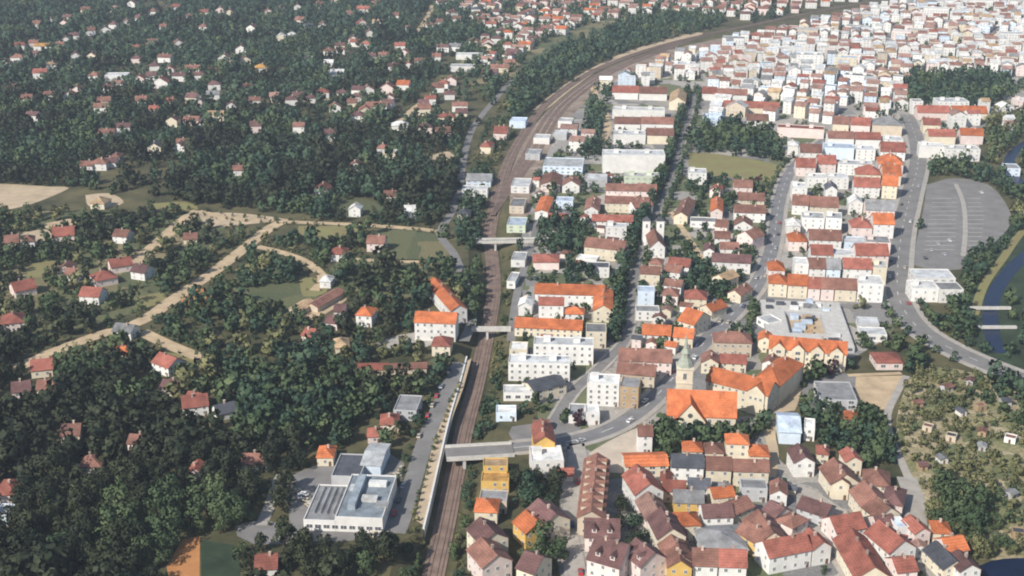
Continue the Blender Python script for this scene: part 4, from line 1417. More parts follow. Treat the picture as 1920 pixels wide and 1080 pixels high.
# retaining wall along the cutting
wsel = np.where(walled > 0.5)[0]
wl_line = rail[wsel[0]:wsel[-1] + 1]
o = link('retaining_wall', strip_mesh('retaining_wall', wl_line, 6.25, 6.95, -5.2, 0.7, 'concrete_pale'))
tag(o, 'pale concrete retaining wall between station road and sunken railway track', 'wall')
mark_line(wl_line, 11)


# bridges over the cutting
def bridge(name, a, b, width, z, piers, label, rail_h=1.1, thick=.9, m='concrete', pm='concrete'):
    (ax, ay), (bx, by) = G(*a, z), G(*b, z)
    ln = math.hypot(bx - ax, by - ay)
    yaw = math.atan2(by - ay, bx - ax)
    root = link(name, None)
    root.location = ((ax + bx) / 2, (ay + by) / 2, 0)
    root.rotation_euler = (0, 0, yaw)
    link('deck', MB().box(-ln / 2, ln / 2, -width / 2, width / 2, z - thick, z).mesh('deck', m), root)
    link('road_surface', MB().box(-ln / 2, ln / 2, -width / 2 + .9, width / 2 - .9, z + .003, z + .04).mesh('road_surface', 'asphalt_old'), root)
    for s in (-1, 1):
        y = s * (width / 2 - .25)
        link('parapet', MB().box(-ln / 2, ln / 2, y - .18, y + .18, z + .003, z + rail_h).mesh('parapet', pm), root)
    for p in piers:
        link('pier', MB().box(p * ln - .6, p * ln + .6, -width / 2 + .5, width / 2 - .5, -5.3, z - thick - .003).mesh('pier', m), root)
    tag(root, label, 'bridge')
    mark_line(np.array([[ax, ay], [bx, by]]), width / 2 + 1)
    return root


bridge('road_bridge', (836, 850), (962, 843), 11.5, .45, (-.24,), 'concrete road bridge carrying the main street over the railway beside the retaining wall')
bridge('footbridge', (884, 617), (958, 617), 2.8, .8, (-.1,), 'narrow pale footbridge over the railway beside the orange roofed apartment block')
bridge('railway_bridge', (893, 452), (1030, 450), 6.0, 1.2, (-.24, .05, .3), 'pale beam bridge on piers over the railway farthest from the factory')
bridge('weir_footbridge', (1812, 578), (1895, 578), 1.7, 1.2, (), 'slim pale footbridge crossing the river upstream of the second one', .9, .5)
bridge('weir_footbridge', (1822, 614), (1906, 614), 1.7, 1.2, (), 'slim pale footbridge crossing the river nearest the boulevard', .9, .5)

# ------------------------------------------------------------------ the town beyond: rows of houses, nearest as things, the rest as one mass
TOWN = [  # polygon px, spacing along, spacing deep, chance, style
    ([(1130, 172), (1190, 138), (1300, 104), (1420, 72), (1530, 45), (1640, 20), (1750, -4), (1930, -6), (1935, 140), (1890, 148), (1800, 138), (1720, 150), (1690, 170), (1705, 212), (1560, 246), (1480, 215), (1440, 235), (1390, 200), (1310, 160), (1260, 150), (1200, 170)], 12.5, 15, .95, 'town'),
    ([(1700, 208), (1900, 205), (1935, 215), (1935, 250), (1860, 245), (1720, 250)], 15, 18, .7, 'town'),
    ([(840, -4), (1500, -4), (1430, 20), (1350, 30), (1180, 28), (1090, 50), (1000, 90), (960, 140), (900, 150), (900, 60)], 19, 24, .7, 'suburb'),
    ([(1480, -4), (1660, -6), (1560, 12), (1440, 34), (1380, 40), (1350, 30), (1440, 14)], 20, 26, .8, 'suburb'),
    ([(1290, 175), (1310, 165), (1390, 205), (1440, 240), (1450, 256), (1400, 232), (1300, 232)], 18, 22, .7, 'town'),
    ([(1440, 262), (1540, 262), (1500, 290), (1470, 300)], 18, 22, .6, 'town'),
    ([(1060, 300), (1040, 250), (1090, 190), (1110, 200), (1105, 290)], 18, 26, .55, 'suburb'),
    ([(985, 480), (1050, 440), (1000, 430)], 20, 20, .3, 'suburb'),
    ([(1285, 445), (1330, 430), (1335, 500), (1300, 540), (1275, 500)], 17, 20, .7, 'suburb'),
    ([(1245, 900), (1320, 860), (1450, 860), (1480, 900), (1530, 890), (1690, 900), (1700, 1000), (1780, 1040), (1800, 1085), (1250, 1090)], 6.5, 7, .9, 'old'),
    ([(1062, 900), (1100, 890), (1140, 1030), (1180, 1085), (1060, 1080)], 9, 10, .4, 'old'),
    ([(955, 640), (1100, 640), (1090, 740), (1040, 790), (950, 790)], 12, 13, .3, 'old'),
    ([(1180, 590), (1260, 560), (1340, 560), (1390, 560), (1330, 640), (1260, 710), (1200, 760), (1100, 790), (1130, 700)], 10, 12, .45, 'old'),
    ([(1000, 340), (1100, 330), (1240, 350), (1200, 440), (1180, 520), (1100, 540), (1000, 520)], 13, 15, .4, 'old'),
    ([(1210, 560), (1300, 480), (1420, 500), (1400, 560), (1320, 620), (1220, 620)], 17, 22, .35, 'suburb'),
]
PARK = [(1690, 168), (1712, 150), (1800, 138), (1890, 148), (1900, 178), (1840, 208), (1740, 206), (1700, 200)]
far_v, far_f, far_m = {}, {}, {}
spots = []
for poly, sx, sy, chance, style in TOWN:
    w_pts = [G(*p) for p in poly]
    x0, x1 = min(p[0] for p in w_pts), max(p[0] for p in w_pts)
    y0, y1 = min(p[1] for p in w_pts), max(p[1] for p in w_pts)
    ang = math.radians(-14)
    ca, sa = math.cos(ang), math.sin(ang)
    R = max(x1 - x0, y1 - y0)
    mx, my = (x0 + x1) / 2, (y0 + y1) / 2
    n1, n2 = int(R * 1.5 / sx), int(R * 1.5 / sy)
    for j in range(-n2 // 2, n2 // 2 + 1):
        for i in range(-n1 // 2, n1 // 2 + 1):
            if random.random() > chance or j % 6 == 0 and style == 'town' and random.random() < .75:
                continue
            lx, ly = i * sx + random.uniform(-2, 2), j * sy + random.uniform(-3, 3)
            x, y = mx + lx * ca - ly * sa, my + lx * sa + ly * ca
            if not inside(w_pts, np.array([x]), np.array([y]))[0]:
                continue
            px, py = P(x, y)
            if inside(PARK, np.array([px]), np.array([py]))[0]:
                continue
            spots.append((math.hypot(x, y), x, y, ang + random.uniform(-.06, .06) + .5 * mnoise.noise((x * .006, y * .006, 2.0)), style, sx))
spots.sort()
n_thing = n_out = 0
dist_mb = {}
for dist, x, y, ang, style, sx in spots:
    w = random.uniform(7, sx - .4) if style == 'town' else random.uniform(10, 15) if style == 'suburb' else random.uniform(3.6, 7)
    if style == 'town' and random.random() < .12:
        w = sx - .5
    d = random.uniform(8, 12.5) if style != 'old' else random.uniform(3.6, 6)
    h = random.uniform(6.5, 12.5) if style == 'town' else random.uniform(2.6, 5.5) if style == 'old' else random.uniform(5.5, 8.5)
    c, s = math.cos(ang), math.sin(ang)
    big = style == 'town' and random.random() < .07
    if big:
        w, d, h = random.uniform(22, 34), random.uniform(13, 18), random.uniform(7, 15)
    c, s = math.cos(ang), math.sin(ang)
    if not occ_free(x, y, c, s, -w / 2, w / 2, 0, d, 6 if style == 'old' else 255):
        continue
    occ_rect(x, y, c, s, -w / 2 - .6, w / 2 + .6, -.6, d + .6, 4)
    roof = 'f' if big else random.choice('gggghdf' if style == 'town' else 'ggghd')
    rc = random.choice('bbqqqqrglslwwq' if style == 'town' else 'rqbbqmo' if style == 'suburb' else 'bbbqrromkg')
    if roof == 'f':
        rc = random.choice('lllgwu')
    wc = random.choice('wwwwwwwwllcpwb' if style == 'town' else 'wwwwwcp')
    occ_rect(x, y, c, s, -w / 2 - 1, w / 2 + 1, -2, d + 1, 1)
    px, py = P(x, y)
    if style == 'old' and n_out < 230 or style != 'old' and n_thing < 225:
        if style == 'old':
            n_out += 1
        else:
            n_thing += 1
        root = link('outbuilding' if style == 'old' else 'town_house', None)
        root.location = (x, y, 0)
        root.rotation_euler = (0, 0, ang)
        wing(root, w, d, h, roof, rc, wc, ang, near=False, win=style != 'old' or h > 4, chim=False, pitch=.48)
        root['category'] = 'outbuilding' if style == 'old' else 'house'
        root['group'] = 'outbuildings in the yards' if style == 'old' else 'houses of the distant town'
        PENDING.append((root, f"{'small ' if style == 'old' else ''}{WALLS[wc][0]} {'outbuilding' if style == 'old' else 'town house'} with {ROOFS[rc][0]} {SHAPE[roof]} roof", place_of(px, py), px))
    else:
        rm, gab = roof_parts(w, d, h, roof, pitch=.48)
        wm = wall_parts(w, d, h, roof, gab, .48)
        win = MB()
        nx = max(2, int(w / 3.2))
        for st in range(max(1, int(h / 3.1))):
            for k in range(nx):
                t = -w / 2 + w * (k + .5) / nx
                win.box(t - .6, t + .6, -.05, .03, st * 3.1 + 1.1, st * 3.1 + 2.6)
        for mb, key in ((wm, 'wall_' + wc), (rm, 'roof_' + rc), (win, 'glass_far')):
            D = dist_mb.setdefault(key, MB())
            D.add([(x + a * c - b * s, y + a * s + b * c, z) for a, b, z in mb.v], mb.f)
keys = list(dist_mb)
allv, allf, allm = [], [], []
for i, k in enumerate(keys):
    n = len(allv)
    allv += dist_mb[k].v
    allf += [tuple(q + n for q in f_) for f_ in dist_mb[k].f]
    allm += [i] * len(dist_mb[k].f)
if allv:
    o = link('distant_houses', new_mesh('distant_houses', allv, allf, keys, allm))
    tag(o, 'mass of pale houses with brown roofs at the far edge of town', 'houses', None, 'stuff')

# allotment huts
huts = []
for k in range(400):
    px, py = random.uniform(1715, 1915), random.uniform(715, 1030)
    if not inside([(1720, 715), (1830, 715), (1915, 760), (1915, 1020), (1800, 1010), (1740, 940), (1700, 830)], np.array([px]), np.array([py]))[0]:
        continue
    x, y = G(px, py)
    if any((x - a) ** 2 + (y - b) ** 2 < 120 for a, b in huts) or not occ_free(x, y, 1, 0, -3, 3, -2, 5):
        continue
    huts.append((x, y))
    if len(huts) > 17:
        break
for x, y in huts:
    a = random.uniform(-.6, .6)
    root = link('garden_hut', None)
    root.location = (x, y, 0)
    root.rotation_euler = (0, 0, a)
    wc, rc = random.choice('btgtw'), random.choice('bbgkm')
    w, d = random.uniform(3, 5), random.uniform(3, 4.5)
    wing(root, w, d, 2.3, random.choice('gdf'), rc, wc, a, near=False, win=False, chim=False, pitch=.4)
    link('door', MB().box(-.45, .45, -.05, .03, 0, 1.9).mesh('door', 'door'), root)
    px, py = P(x, y)
    root['category'] = 'hut'
    root['group'] = 'garden huts in the allotments'
    PENDING.append((root, f"small {WALLS[wc][0]} garden hut with {ROOFS[rc][0]} roof", 'in the allotments', px))
    occ_rect(x, y, math.cos(a), math.sin(a), -w / 2 - 1.5, w / 2 + 1.5, -5, d + 1.5, 1)


# ------------------------------------------------------------------ cars
def car_meshes():
    prof = [(-2.1, .35), (-2.1, .78), (-1.95, .92), (-1.1, .98), (1.05, .95), (1.95, .82), (2.1, .65), (2.1, .35)]
    n = len(prof)
    vv = [(x, s * .82, z) for s in (-1, 1) for x, z in prof]
    ff = [tuple(range(n)), tuple(reversed(range(n, 2 * n)))] + [(i, i + n, (i + 1) % n + n, (i + 1) % n) for i in range(n)]
    cab_lo = [(-1.75, -.76), (.95, -.76), (.95, .76), (-1.75, .76)]
    cab_hi = [(-1.15, -.62), (.25, -.62), (.25, .62), (-1.15, .62)]
    cv = [(x, y, .95) for x, y in cab_lo] + [(x, y, 1.42) for x, y in cab_hi]
    cf = [(0, 1, 5, 4), (1, 2, 6, 5), (2, 3, 7, 6), (3, 0, 4, 7), (4, 5, 6, 7)]
    wv = [(.32 * math.cos(2 * math.pi * k / 10), s, .32 * math.sin(2 * math.pi * k / 10)) for s in (-.11, .11) for k in range(10)]
    wf = [tuple(range(10)), tuple(reversed(range(10, 20)))] + [(k, k + 10, (k + 1) % 10 + 10, (k + 1) % 10) for k in range(10)]
    return vv, ff, cv, cf, wv, wf


vv, ff, cv, cf, wv, wf = car_meshes()
CABIN = new_mesh('cabin', cv, cf, ['glass'])
ROOFP = {}
WHEEL = new_mesh('wheel', wv, wf, ['plastic_dark'])
BODY = {}
for k in CARS:
    BODY[k] = new_mesh('body', vv, ff, ['car_' + k])
    ROOFP[k] = MB().box(-1.12, .22, -.6, .6, 1.42, 1.46).mesh('roof_panel', 'car_' + k)


def car(x, y, yaw, colour, where, z=.14):
    root = link('parked_car', None)
    root.location = (x, y, z)
    root.rotation_euler = (0, 0, yaw)
    link('body', BODY[colour], root)
    link('cabin', CABIN, root)
    link('roof_panel', ROOFP[colour], root)
    for a in (-1.3, 1.3):
        for b in (-.76, .76):
            link('wheel', WHEEL, root, (a, b, .32))
    root['category'] = 'car'
    root['group'] = 'cars'
    PENDING.append((root, f'{colour} car', where, P(x, y)[0]))


def cars_along(line, i0, i1, step, off, where, prob=.6):
    n = normals(line)
    i = i0
    while i < min(i1, len(line) - 1):
        if random.random() < prob:
            p = line[i] + n[i] * off
            t = (-n[i][1], n[i][0])
            car(p[0], p[1], math.atan2(-n[i][0], n[i][1]), random.choice(list(CARS)), where)
        i += step


cars_along(main_street, 4, 70, 5, -2.2, 'on the main street')
cars_along(main_street, 6, 70, 7, 2.2, 'on the main street', .45)
cars_along(boulevard, 14, 80, 6, 4.2, 'on the boulevard', .5)
cars_along(boulevard, 12, 80, 6, -4.0, 'on the boulevard', .5)
cars_along(old_street, 2, 60, 3, 1.8, 'in the old street', .4)
cars_along(station_road, 2, 70, 2, 3.3, 'on the station road', .55)
for px, py in ((556, 922), (562, 932), (570, 928), (574, 940), (580, 950), (586, 945), (700, 1004), (745, 892), (752, 880)):
    x, y = G(px, py)
    car(x, y, random.uniform(0, 3), random.choice(['white', 'beige', 'silver', 'beige']), 'in the factory yard', .06)
for px, py in ((1780, 452), (1758, 458), (1745, 470), (1770, 478), (1840, 362), (1735, 485)):
    x, y = G(px, py)
    car(x, y, random.uniform(-.1, .1) + 1.57, random.choice(['white', 'silver', 'black', 'silver']), 'in the car park', .06)

# ------------------------------------------------------------------ trees


def crown_mesh(name, m, lobes, quads, leaf, seed, spread=1.0, core=True, cone=0.0, trunk=False):
    """crown of unit radius ~1 (x, y) standing on z 0..~2: leaf-sized faces over uneven lobes round a dark core"""
    r = np.random.default_rng(seed)
    cen, rad = [], []
    for k in range(lobes):
        a = r.uniform(0, 2 * math.pi)
        hgt = r.uniform(.35, 1.65)
        rr = r.uniform(.2, .72) * spread * (1 - cone * hgt / 2)
        cen.append((rr * math.cos(a), rr * math.sin(a), hgt))
        rad.append(r.uniform(.27, .46) * (1 - .5 * cone * hgt / 2))
    cen, rad = np.array(cen), np.array(rad)
    k = r.integers(0, lobes, quads)
    d = r.normal(size=(quads, 3))
    d[:, 2] = d[:, 2] * .8 + .15
    d /= np.linalg.norm(d, axis=1)[:, None]
    pos = cen[k] + d * (rad[k] * r.uniform(.75, 1.12, quads))[:, None]
    nrm = d + r.normal(size=(quads, 3)) * .45
    nrm /= np.linalg.norm(nrm, axis=1)[:, None]
    t = np.cross(nrm, r.normal(size=(quads, 3)))
    t /= np.linalg.norm(t, axis=1)[:, None] + 1e-9
    b = np.cross(nrm, t)
    s = leaf * r.uniform(.6, 1.3, quads)[:, None]
    q = np.stack([pos - t * s, pos - b * s * .8, pos + t * s, pos + b * s * .8], 1).reshape(-1, 3)
    faces = np.arange(quads * 4).reshape(-1, 4)
    out = pos - np.array([0, 0, .9])
    out /= np.linalg.norm(out, axis=1)[:, None]
    sn = d * .62 + out * .55
    sn /= np.linalg.norm(sn, axis=1)[:, None]
    return q, faces, np.repeat(sn, 4, axis=0)


def make_mesh_np(name, verts, faces4, m, nrm=None):
    me = bpy.data.meshes.new(name)
    n = len(faces4)
    me.vertices.add(len(verts))
    me.vertices.foreach_set('co', np.ascontiguousarray(verts, np.float32).ravel())
    me.loops.add(n * 4)
    me.loops.foreach_set('vertex_index', np.ascontiguousarray(faces4, np.int32).ravel())
    me.polygons.add(n)
    me.polygons.foreach_set('loop_start', np.arange(0, n * 4, 4, dtype=np.int32))
    me.materials.append(MATS[m])
    me.update(calc_edges=True)
    if nrm is not None:      # leaves shade with the lobe they sit on
        me.polygons.foreach_set('use_smooth', np.ones(n, bool))
        me.normals_split_custom_set_from_vertices(nrm.tolist())
    return me


def trunk_mesh():
    mb = MB()

    def limb(p, q, r0, r1, n=6):
        p, q = Vector(p), Vector(q)
        d = (q - p).normalized()
        a = d.orthogonal().normalized()
        b = d.cross(a)
        vs = [p + (a * math.cos(2 * math.pi * k / n) + b * math.sin(2 * math.pi * k / n)) * r0 for k in range(n)]
        vs += [q + (a * math.cos(2 * math.pi * k / n) + b * math.sin(2 * math.pi * k / n)) * r1 for k in range(n)]
        mb.add(vs, [(k, (k + 1) % n, (k + 1) % n + n, k + n) for k in range(n)])
    limb((0, 0, -.05), (0.02, 0, .5), .075, .055)
    limb((0.02, 0, .48), (.03, .02, 1.3), .055, .025)
    for a in (0, 2.1, 4.2):
        limb((0.02, 0, .45), (.4 * math.cos(a), .4 * math.sin(a), 1.0), .035, .015)
    return mb.mesh('trunk', 'bark')


TRUNK = trunk_mesh()
LEAFS = ['leaf_dark', 'leaf_mid', 'leaf_teal', 'leaf_olive', 'leaf_purple']
NEAR = {}
for li, lm in enumerate(LEAFS):
    NEAR[lm] = []
    for k in range(4 if lm != 'leaf_purple' else 1):
        q, fa, sn = crown_mesh('crown', lm, 10 + 2 * k, 620, .092, 100 * li + k, cone=(.0, .25, .0, .7)[k])
        NEAR[lm].append(make_mesh_np('crown', q, fa, lm, sn))
MID = [crown_mesh('m', '', 7 + k, 110, .215, 900 + k, cone=(0, .3, 0, .6, .1, 0)[k]) for k in range(6)]
FARC = [crown_mesh('f', '', 6, 60, .225, 950 + k, cone=(0, .3, .1, .4)[k]) for k in range(4)]

WOODS = [  # polygon px, spacing m, crown radius lo/hi, leaf kinds, chance, region phrase
    ([(-80, 400), (-80, 640), (120, 620), (300, 555), (420, 430), (360, 400), (150, 392)], 7.8, 3.1, 5.4, ['leaf_dark', 'leaf_dark', 'leaf_mid', 'leaf_olive'], 0.74, 'slope'),
    ([(-80, 190), (-80, 345), (130, 350), (300, 378), (560, 405), (700, 425), (845, 430), (860, 330), (880, 230), (700, 190), (480, 205), (250, 200)], 7.0, 3.9, 6.8, ['leaf_dark', 'leaf_dark', 'leaf_teal', 'leaf_mid'], 0.97, 'slope'),
    ([(-80, -12), (840, -12), (900, 60), (900, 150), (960, 150), (900, 235), (700, 195), (480, 205), (250, 200), (-80, 190)], 8.1, 3.9, 6.8, ['leaf_dark', 'leaf_teal', 'leaf_teal', 'leaf_mid'], 0.96, 'slope'),
    ([(420, 430), (700, 425), (835, 440), (880, 540), (850, 700), (660, 720), (420, 700), (265, 615), (300, 555)], 8.1, 3.1, 5.9, ['leaf_dark', 'leaf_mid', 'leaf_teal', 'leaf_olive'], 0.69, 'gardens'),
    ([(-80, 640), (120, 620), (265, 605), (420, 690), (430, 760), (-80, 760)], 7.4, 3.4, 6.1, ['leaf_dark', 'leaf_dark', 'leaf_mid', 'leaf_olive'], 0.94, 'gardens'),
    ([(420, 690), (660, 715), (850, 690), (800, 800), (720, 850), (620, 860), (540, 900), (430, 900), (430, 760)], 7.0, 3.6, 6.1, ['leaf_dark', 'leaf_mid', 'leaf_teal'], 0.97, 'gardens'),
    ([(-80, 760), (430, 760), (430, 900), (540, 895), (545, 960), (490, 985), (430, 985), (430, 1010), (370, 1000), (300, 1070), (300, 1140), (-120, 1140)], 6.6, 3.8, 6.3, ['leaf_dark', 'leaf_dark', 'leaf_dark', 'leaf_mid'], 0.97, 'woods'),
    ([(450, 1030), (560, 1020), (730, 1010), (700, 1060), (690, 1130), (450, 1130)], 6.8, 3.4, 5.6, ['leaf_dark', 'leaf_mid'], 0.90, 'woods'),
    ([(725, 1005), (745, 960), (785, 950), (798, 1000), (770, 1070), (760, 1130), (705, 1130)], 5.7, 3.9, 5.6, ['leaf_dark'], 0.97, 'woods'),
    # trees along the line and in the town
    ([(955, 240), (985, 215), (1038, 170), (1100, 131), (1170, 101), (1250, 77), (1345, 52), (1360, 38), (1260, 28), (1180, 40), (1120, 62), (1050, 92), (990, 130), (955, 165)], 8.5, 4.1, 6.8, ['leaf_teal', 'leaf_teal', 'leaf_mid'], 0.92, 'line'),
    ([(1340, 40), (1420, 26), (1480, 18), (1470, 30), (1400, 48), (1350, 56)], 9.0, 3.4, 5.5, ['leaf_teal'], 0.80, 'line'),
    ([(1088, 296), (1098, 230), (1108, 180), (1128, 160), (1146, 170), (1130, 230), (1132, 290)], 7.0, 3.7, 5.5, ['leaf_teal'], 0.90, 'line'),
    (PARK, 9.0, 4.5, 7.0, ['leaf_teal', 'leaf_teal', 'leaf_mid'], .96, 'park'),
    ([(1675, 130), (1715, 125), (1725, 155), (1700, 165)], 8.0, 4.6, 6.6, ['leaf_teal'], 0.90, 'park'),
    ([(1290, 250), (1330, 240), (1400, 232), (1460, 268), (1470, 312), (1400, 302), (1300, 284)], 7.0, 4.1, 6.6, ['leaf_teal', 'leaf_mid'], 0.95, 'park'),
    ([(1745, 335), (1750, 305), (1800, 308), (1850, 315), (1880, 345), (1890, 380), (1860, 352), (1800, 332)], 6.5, 3.4, 5.5, ['leaf_teal', 'leaf_mid'], 0.92, 'river'),
    ([(1850, 310), (1850, 225), (1925, 195), (1990, 200), (1990, 430), (1925, 425), (1900, 400), (1880, 340)], 7.5, 3.7, 5.9, ['leaf_teal', 'leaf_mid', 'leaf_olive'], 0.80, 'river'),
    ([(1716, 360), (1734, 350), (1726, 420), (1712, 470), (1704, 520), (1698, 520), (1704, 440)], 6.0, 2.8, 4.0, ['leaf_teal'], 0.95, 'river'),
    ([(1810, 490), (1870, 455), (1905, 415), (1920, 425), (1880, 475), (1835, 530), (1812, 570), (1800, 520)], 6.0, 2.8, 4.4, ['leaf_teal', 'leaf_mid'], 0.90, 'river'),
    ([(1740, 590), (1810, 570), (1826, 640), (1850, 676), (1790, 648), (1745, 620)], 6.0, 3.0, 4.8, ['leaf_teal', 'leaf_mid', 'leaf_mid'], 0.92, 'river'),
    ([(1885, 480), (1930, 450), (2000, 480), (2000, 730), (1925, 700), (1880, 672), (1900, 620), (1890, 560)], 8.0, 3.0, 5.1, ['leaf_mid', 'leaf_teal'], 0.50, 'river'),
    ([(1850, 690), (1930, 730), (2000, 750), (2000, 800), (1900, 770), (1850, 720)], 5.2, 3.2, 5.0, ['leaf_mid', 'leaf_teal'], 0.95, 'allot'),
    ([(1700, 715), (1740, 690), (1830, 705), (1990, 790), (2000, 1050), (1860, 1055), (1740, 1010), (1700, 880), (1680, 800)], 4.5, 1.2, 2.7, ['leaf_olive', 'leaf_olive', 'leaf_mid'], 0.83, 'allot'),
    ([(1745, 930), (1800, 900), (1840, 940), (1835, 1000), (1790, 1010), (1750, 980)], 4.4, 3.8, 5.5, ['leaf_teal', 'leaf_mid'], 0.95, 'allot'),
    ([(1510, 775), (1600, 772), (1665, 780), (1670, 830), (1690, 880), (1640, 890), (1560, 870), (1530, 850)], 5.6, 3.0, 4.8, ['leaf_mid', 'leaf_teal'], 0.90, 'behind'),
    ([(1590, 625), (1650, 610), (1690, 640), (1740, 670), (1740, 700), (1700, 705), (1690, 660), (1640, 655), (1600, 670)], 5.8, 2.8, 4.6, ['leaf_teal', 'leaf_mid'], 0.88, 'behind'),
    ([(1510, 700), (1590, 682), (1598, 705), (1540, 712), (1535, 760), (1510, 765)], 6.0, 3.2, 4.8, ['leaf_mid', 'leaf_teal'], 0.90, 'behind'),
    ([(1225, 808), (1300, 812), (1360, 818), (1440, 800), (1440, 830), (1400, 848), (1360, 850), (1320, 850), (1310, 830), (1270, 870), (1225, 865)], 5.6, 3.2, 5.1, ['leaf_mid', 'leaf_teal'], 0.95, 'behind'),
    ([(1420, 565), (1480, 565), (1660, 575), (1660, 585), (1500, 578), (1430, 590), (1405, 610), (1400, 590)], 5.6, 2.3, 3.7, ['leaf_mid', 'leaf_olive'], 0.80, 'behind'),
    ([(1150, 650), (1140, 600), (1150, 545), (1162, 480), (1192, 420), (1222, 370), (1246, 300), (1264, 270), (1282, 275), (1262, 340), (1225, 410), (1200, 460), (1180, 520), (1168, 600), (1160, 655)], 5.6, 3.2, 4.8, ['leaf_teal', 'leaf_mid'], 0.97, 'avenue'),
    ([(1128, 700), (1150, 690), (1160, 650), (1140, 640), (1126, 670)], 5.0, 3.2, 4.4, ['leaf_mid'], 0.95, 'avenue'),
    ([(1270, 270), (1300, 170), (1315, 175), (1300, 230), (1288, 280)], 7.0, 3.0, 4.4, ['leaf_teal'], 0.90, 'avenue'),
    ([(1006, 440), (1040, 410), (1080, 405), (1098, 430), (1092, 480), (1075, 510), (1050, 480), (1010, 460)], 6.0, 3.4, 5.5, ['leaf_teal', 'leaf_mid'], 0.95, 'avenue'),
    ([(1045, 520), (1095, 490), (1110, 530), (1070, 540)], 6.0, 3.0, 4.6, ['leaf_teal'], 0.80, 'avenue'),
    ([(1275, 500), (1330, 480), (1410, 520), (1400, 560), (1340, 600), (1290, 560)], 6.0, 2.8, 4.6, ['leaf_mid', 'leaf_teal'], 0.80, 'avenue'),
    ([(1290, 430), (1360, 420), (1440, 430), (1440, 500), (1330, 520), (1290, 470)], 7.0, 2.3, 4.0, ['leaf_teal', 'leaf_mid'], 0.60, 'avenue'),
    ([(1290, 345), (1440, 345), (1445, 420), (1300, 420)], 7.0, 2.8, 4.6, ['leaf_teal', 'leaf_mid', 'leaf_olive'], 0.62, 'avenue'),
    ([(1062, 570), (1110, 560), (1110, 600), (1080, 600)], 5.0, 2.5, 4.0, ['leaf_mid'], 0.90, 'avenue'),
    ([(1220, 520), (1310, 440), (1270, 580), (1230, 600)], 6.5, 2.3, 3.7, ['leaf_mid', 'leaf_teal'], 0.50, 'avenue'),
    ([(1200, 660), (1330, 590), (1420, 580), (1430, 660), (1340, 720), (1310, 690), (1260, 690)], 6.5, 2.3, 4.0, ['leaf_mid', 'leaf_teal'], 0.60, 'avenue'),
    ([(1060, 800), (1090, 770), (1200, 770), (1150, 792), (1090, 815)], 6.0, 2.5, 4.0, ['leaf_mid', 'leaf_purple'], 0.70, 'avenue'),
    ([(945, 770), (1000, 760), (1010, 790), (960, 810)], 5.5, 2.8, 4.0, ['leaf_mid', 'leaf_teal'], 0.75, 'avenue'),
    ([(850, 540), (890, 500), (905, 480), (906, 560), (900, 650), (880, 665), (882, 600)], 5.6, 3.0, 4.6, ['leaf_teal', 'leaf_mid'], 0.92, 'bank'),
    ([(860, 440), (885, 360), (912, 345), (905, 420), (895, 470), (850, 460)], 6.5, 3.4, 5.3, ['leaf_teal'], 0.90, 'bank'),
    ([(930, 690), (948, 640), (950, 700), (945, 760), (920, 815), (893, 815), (910, 750)], 5.2, 2.3, 3.7, ['leaf_mid', 'leaf_teal'], 0.92, 'bank'),
    ([(862, 885), (902, 862), (902, 950), (896, 1010), (900, 1120), (840, 1120), (852, 1000)], 4.8, 1.8, 3.3, ['leaf_mid', 'leaf_teal', 'leaf_olive'], 0.85, 'bank'),
    ([(960, 900), (1000, 905), (1060, 920), (1076, 960), (1070, 1010), (1040, 1000), (1018, 985), (960, 960)], 5.4, 3.0, 4.6, ['leaf_mid', 'leaf_teal', 'leaf_dark'], 0.92, 'below'),
    ([(1010, 1020), (1070, 1015), (1090, 1040), (1075, 1080), (1000, 1090), (985, 1050)], 5.4, 3.0, 4.6, ['leaf_mid', 'leaf_teal'], 0.90, 'below'),
    ([(1140, 880), (1158, 900), (1160, 925), (1190, 975), (1212, 1030), (1226, 1080), (1205, 1075), (1165, 1040), (1146, 1005), (1142, 940)], 4.6, 2.8, 4.2, ['leaf_teal', 'leaf_dark'], 0.95, 'below'),
    ([(1180, 1040), (1205, 1040), (1235, 1110), (1205, 1110)], 5.0, 2.8, 4.0, ['leaf_teal'], 0.90, 'below'),
    ([(1640, 1050), (1700, 1050), (1720, 1090), (1640, 1100)], 6.0, 2.5, 3.7, ['leaf_mid'], 0.60, 'below'),
    ([(1820, 1010), (1900, 1030), (2000, 1030), (2000, 1060), (1880, 1062), (1820, 1050)], 4.5, 2.5, 4.1, ['leaf_olive', 'leaf_mid'], 0.95, 'allot'),
    ([(1250, 860), (1450, 860), (1480, 900), (1700, 900), (1700, 1000), (1450, 1060), (1250, 1080)], 11.0, 1.6, 2.6, ['leaf_mid', 'leaf_teal'], 0.45, 'below'),
    ([(1450, 290), (1660, 290), (1660, 560), (1440, 560)], 8, 1.8, 3.0, ['leaf_teal', 'leaf_mid'], 0.35, 'avenue'),
    ([(1130, 172), (1300, 104), (1530, 45), (1750, -4), (1930, -6), (1935, 250), (1560, 250), (1440, 235), (1260, 150)], 13.0, 2.6, 4.8, ['leaf_teal', 'leaf_mid'], 0.42, 'park'),
    ([(960, 640), (975, 470), (1010, 320), (1100, 240), (1270, 230), (1250, 340), (1180, 480), (1150, 640), (1060, 780), (960, 790)], 8.0, 2.0, 3.8, ['leaf_teal', 'leaf_mid'], .48, 'avenue'),
    ([(1190, 600), (1230, 480), (1280, 350), (1300, 330), (1445, 345), (1440, 480), (1400, 550), (1290, 680), (1200, 760), (1150, 760), (1170, 680)], 8.0, 2.0, 3.8, ['leaf_teal', 'leaf_mid'], .42, 'avenue'),
    ([(840, -4), (1500, -4), (1350, 30), (1180, 28), (1090, 50), (1000, 90), (960, 140), (900, 150), (900, 60)], 10.0, 3.4, 5.7, ['leaf_teal', 'leaf_mid'], 0.75, 'line'),
]
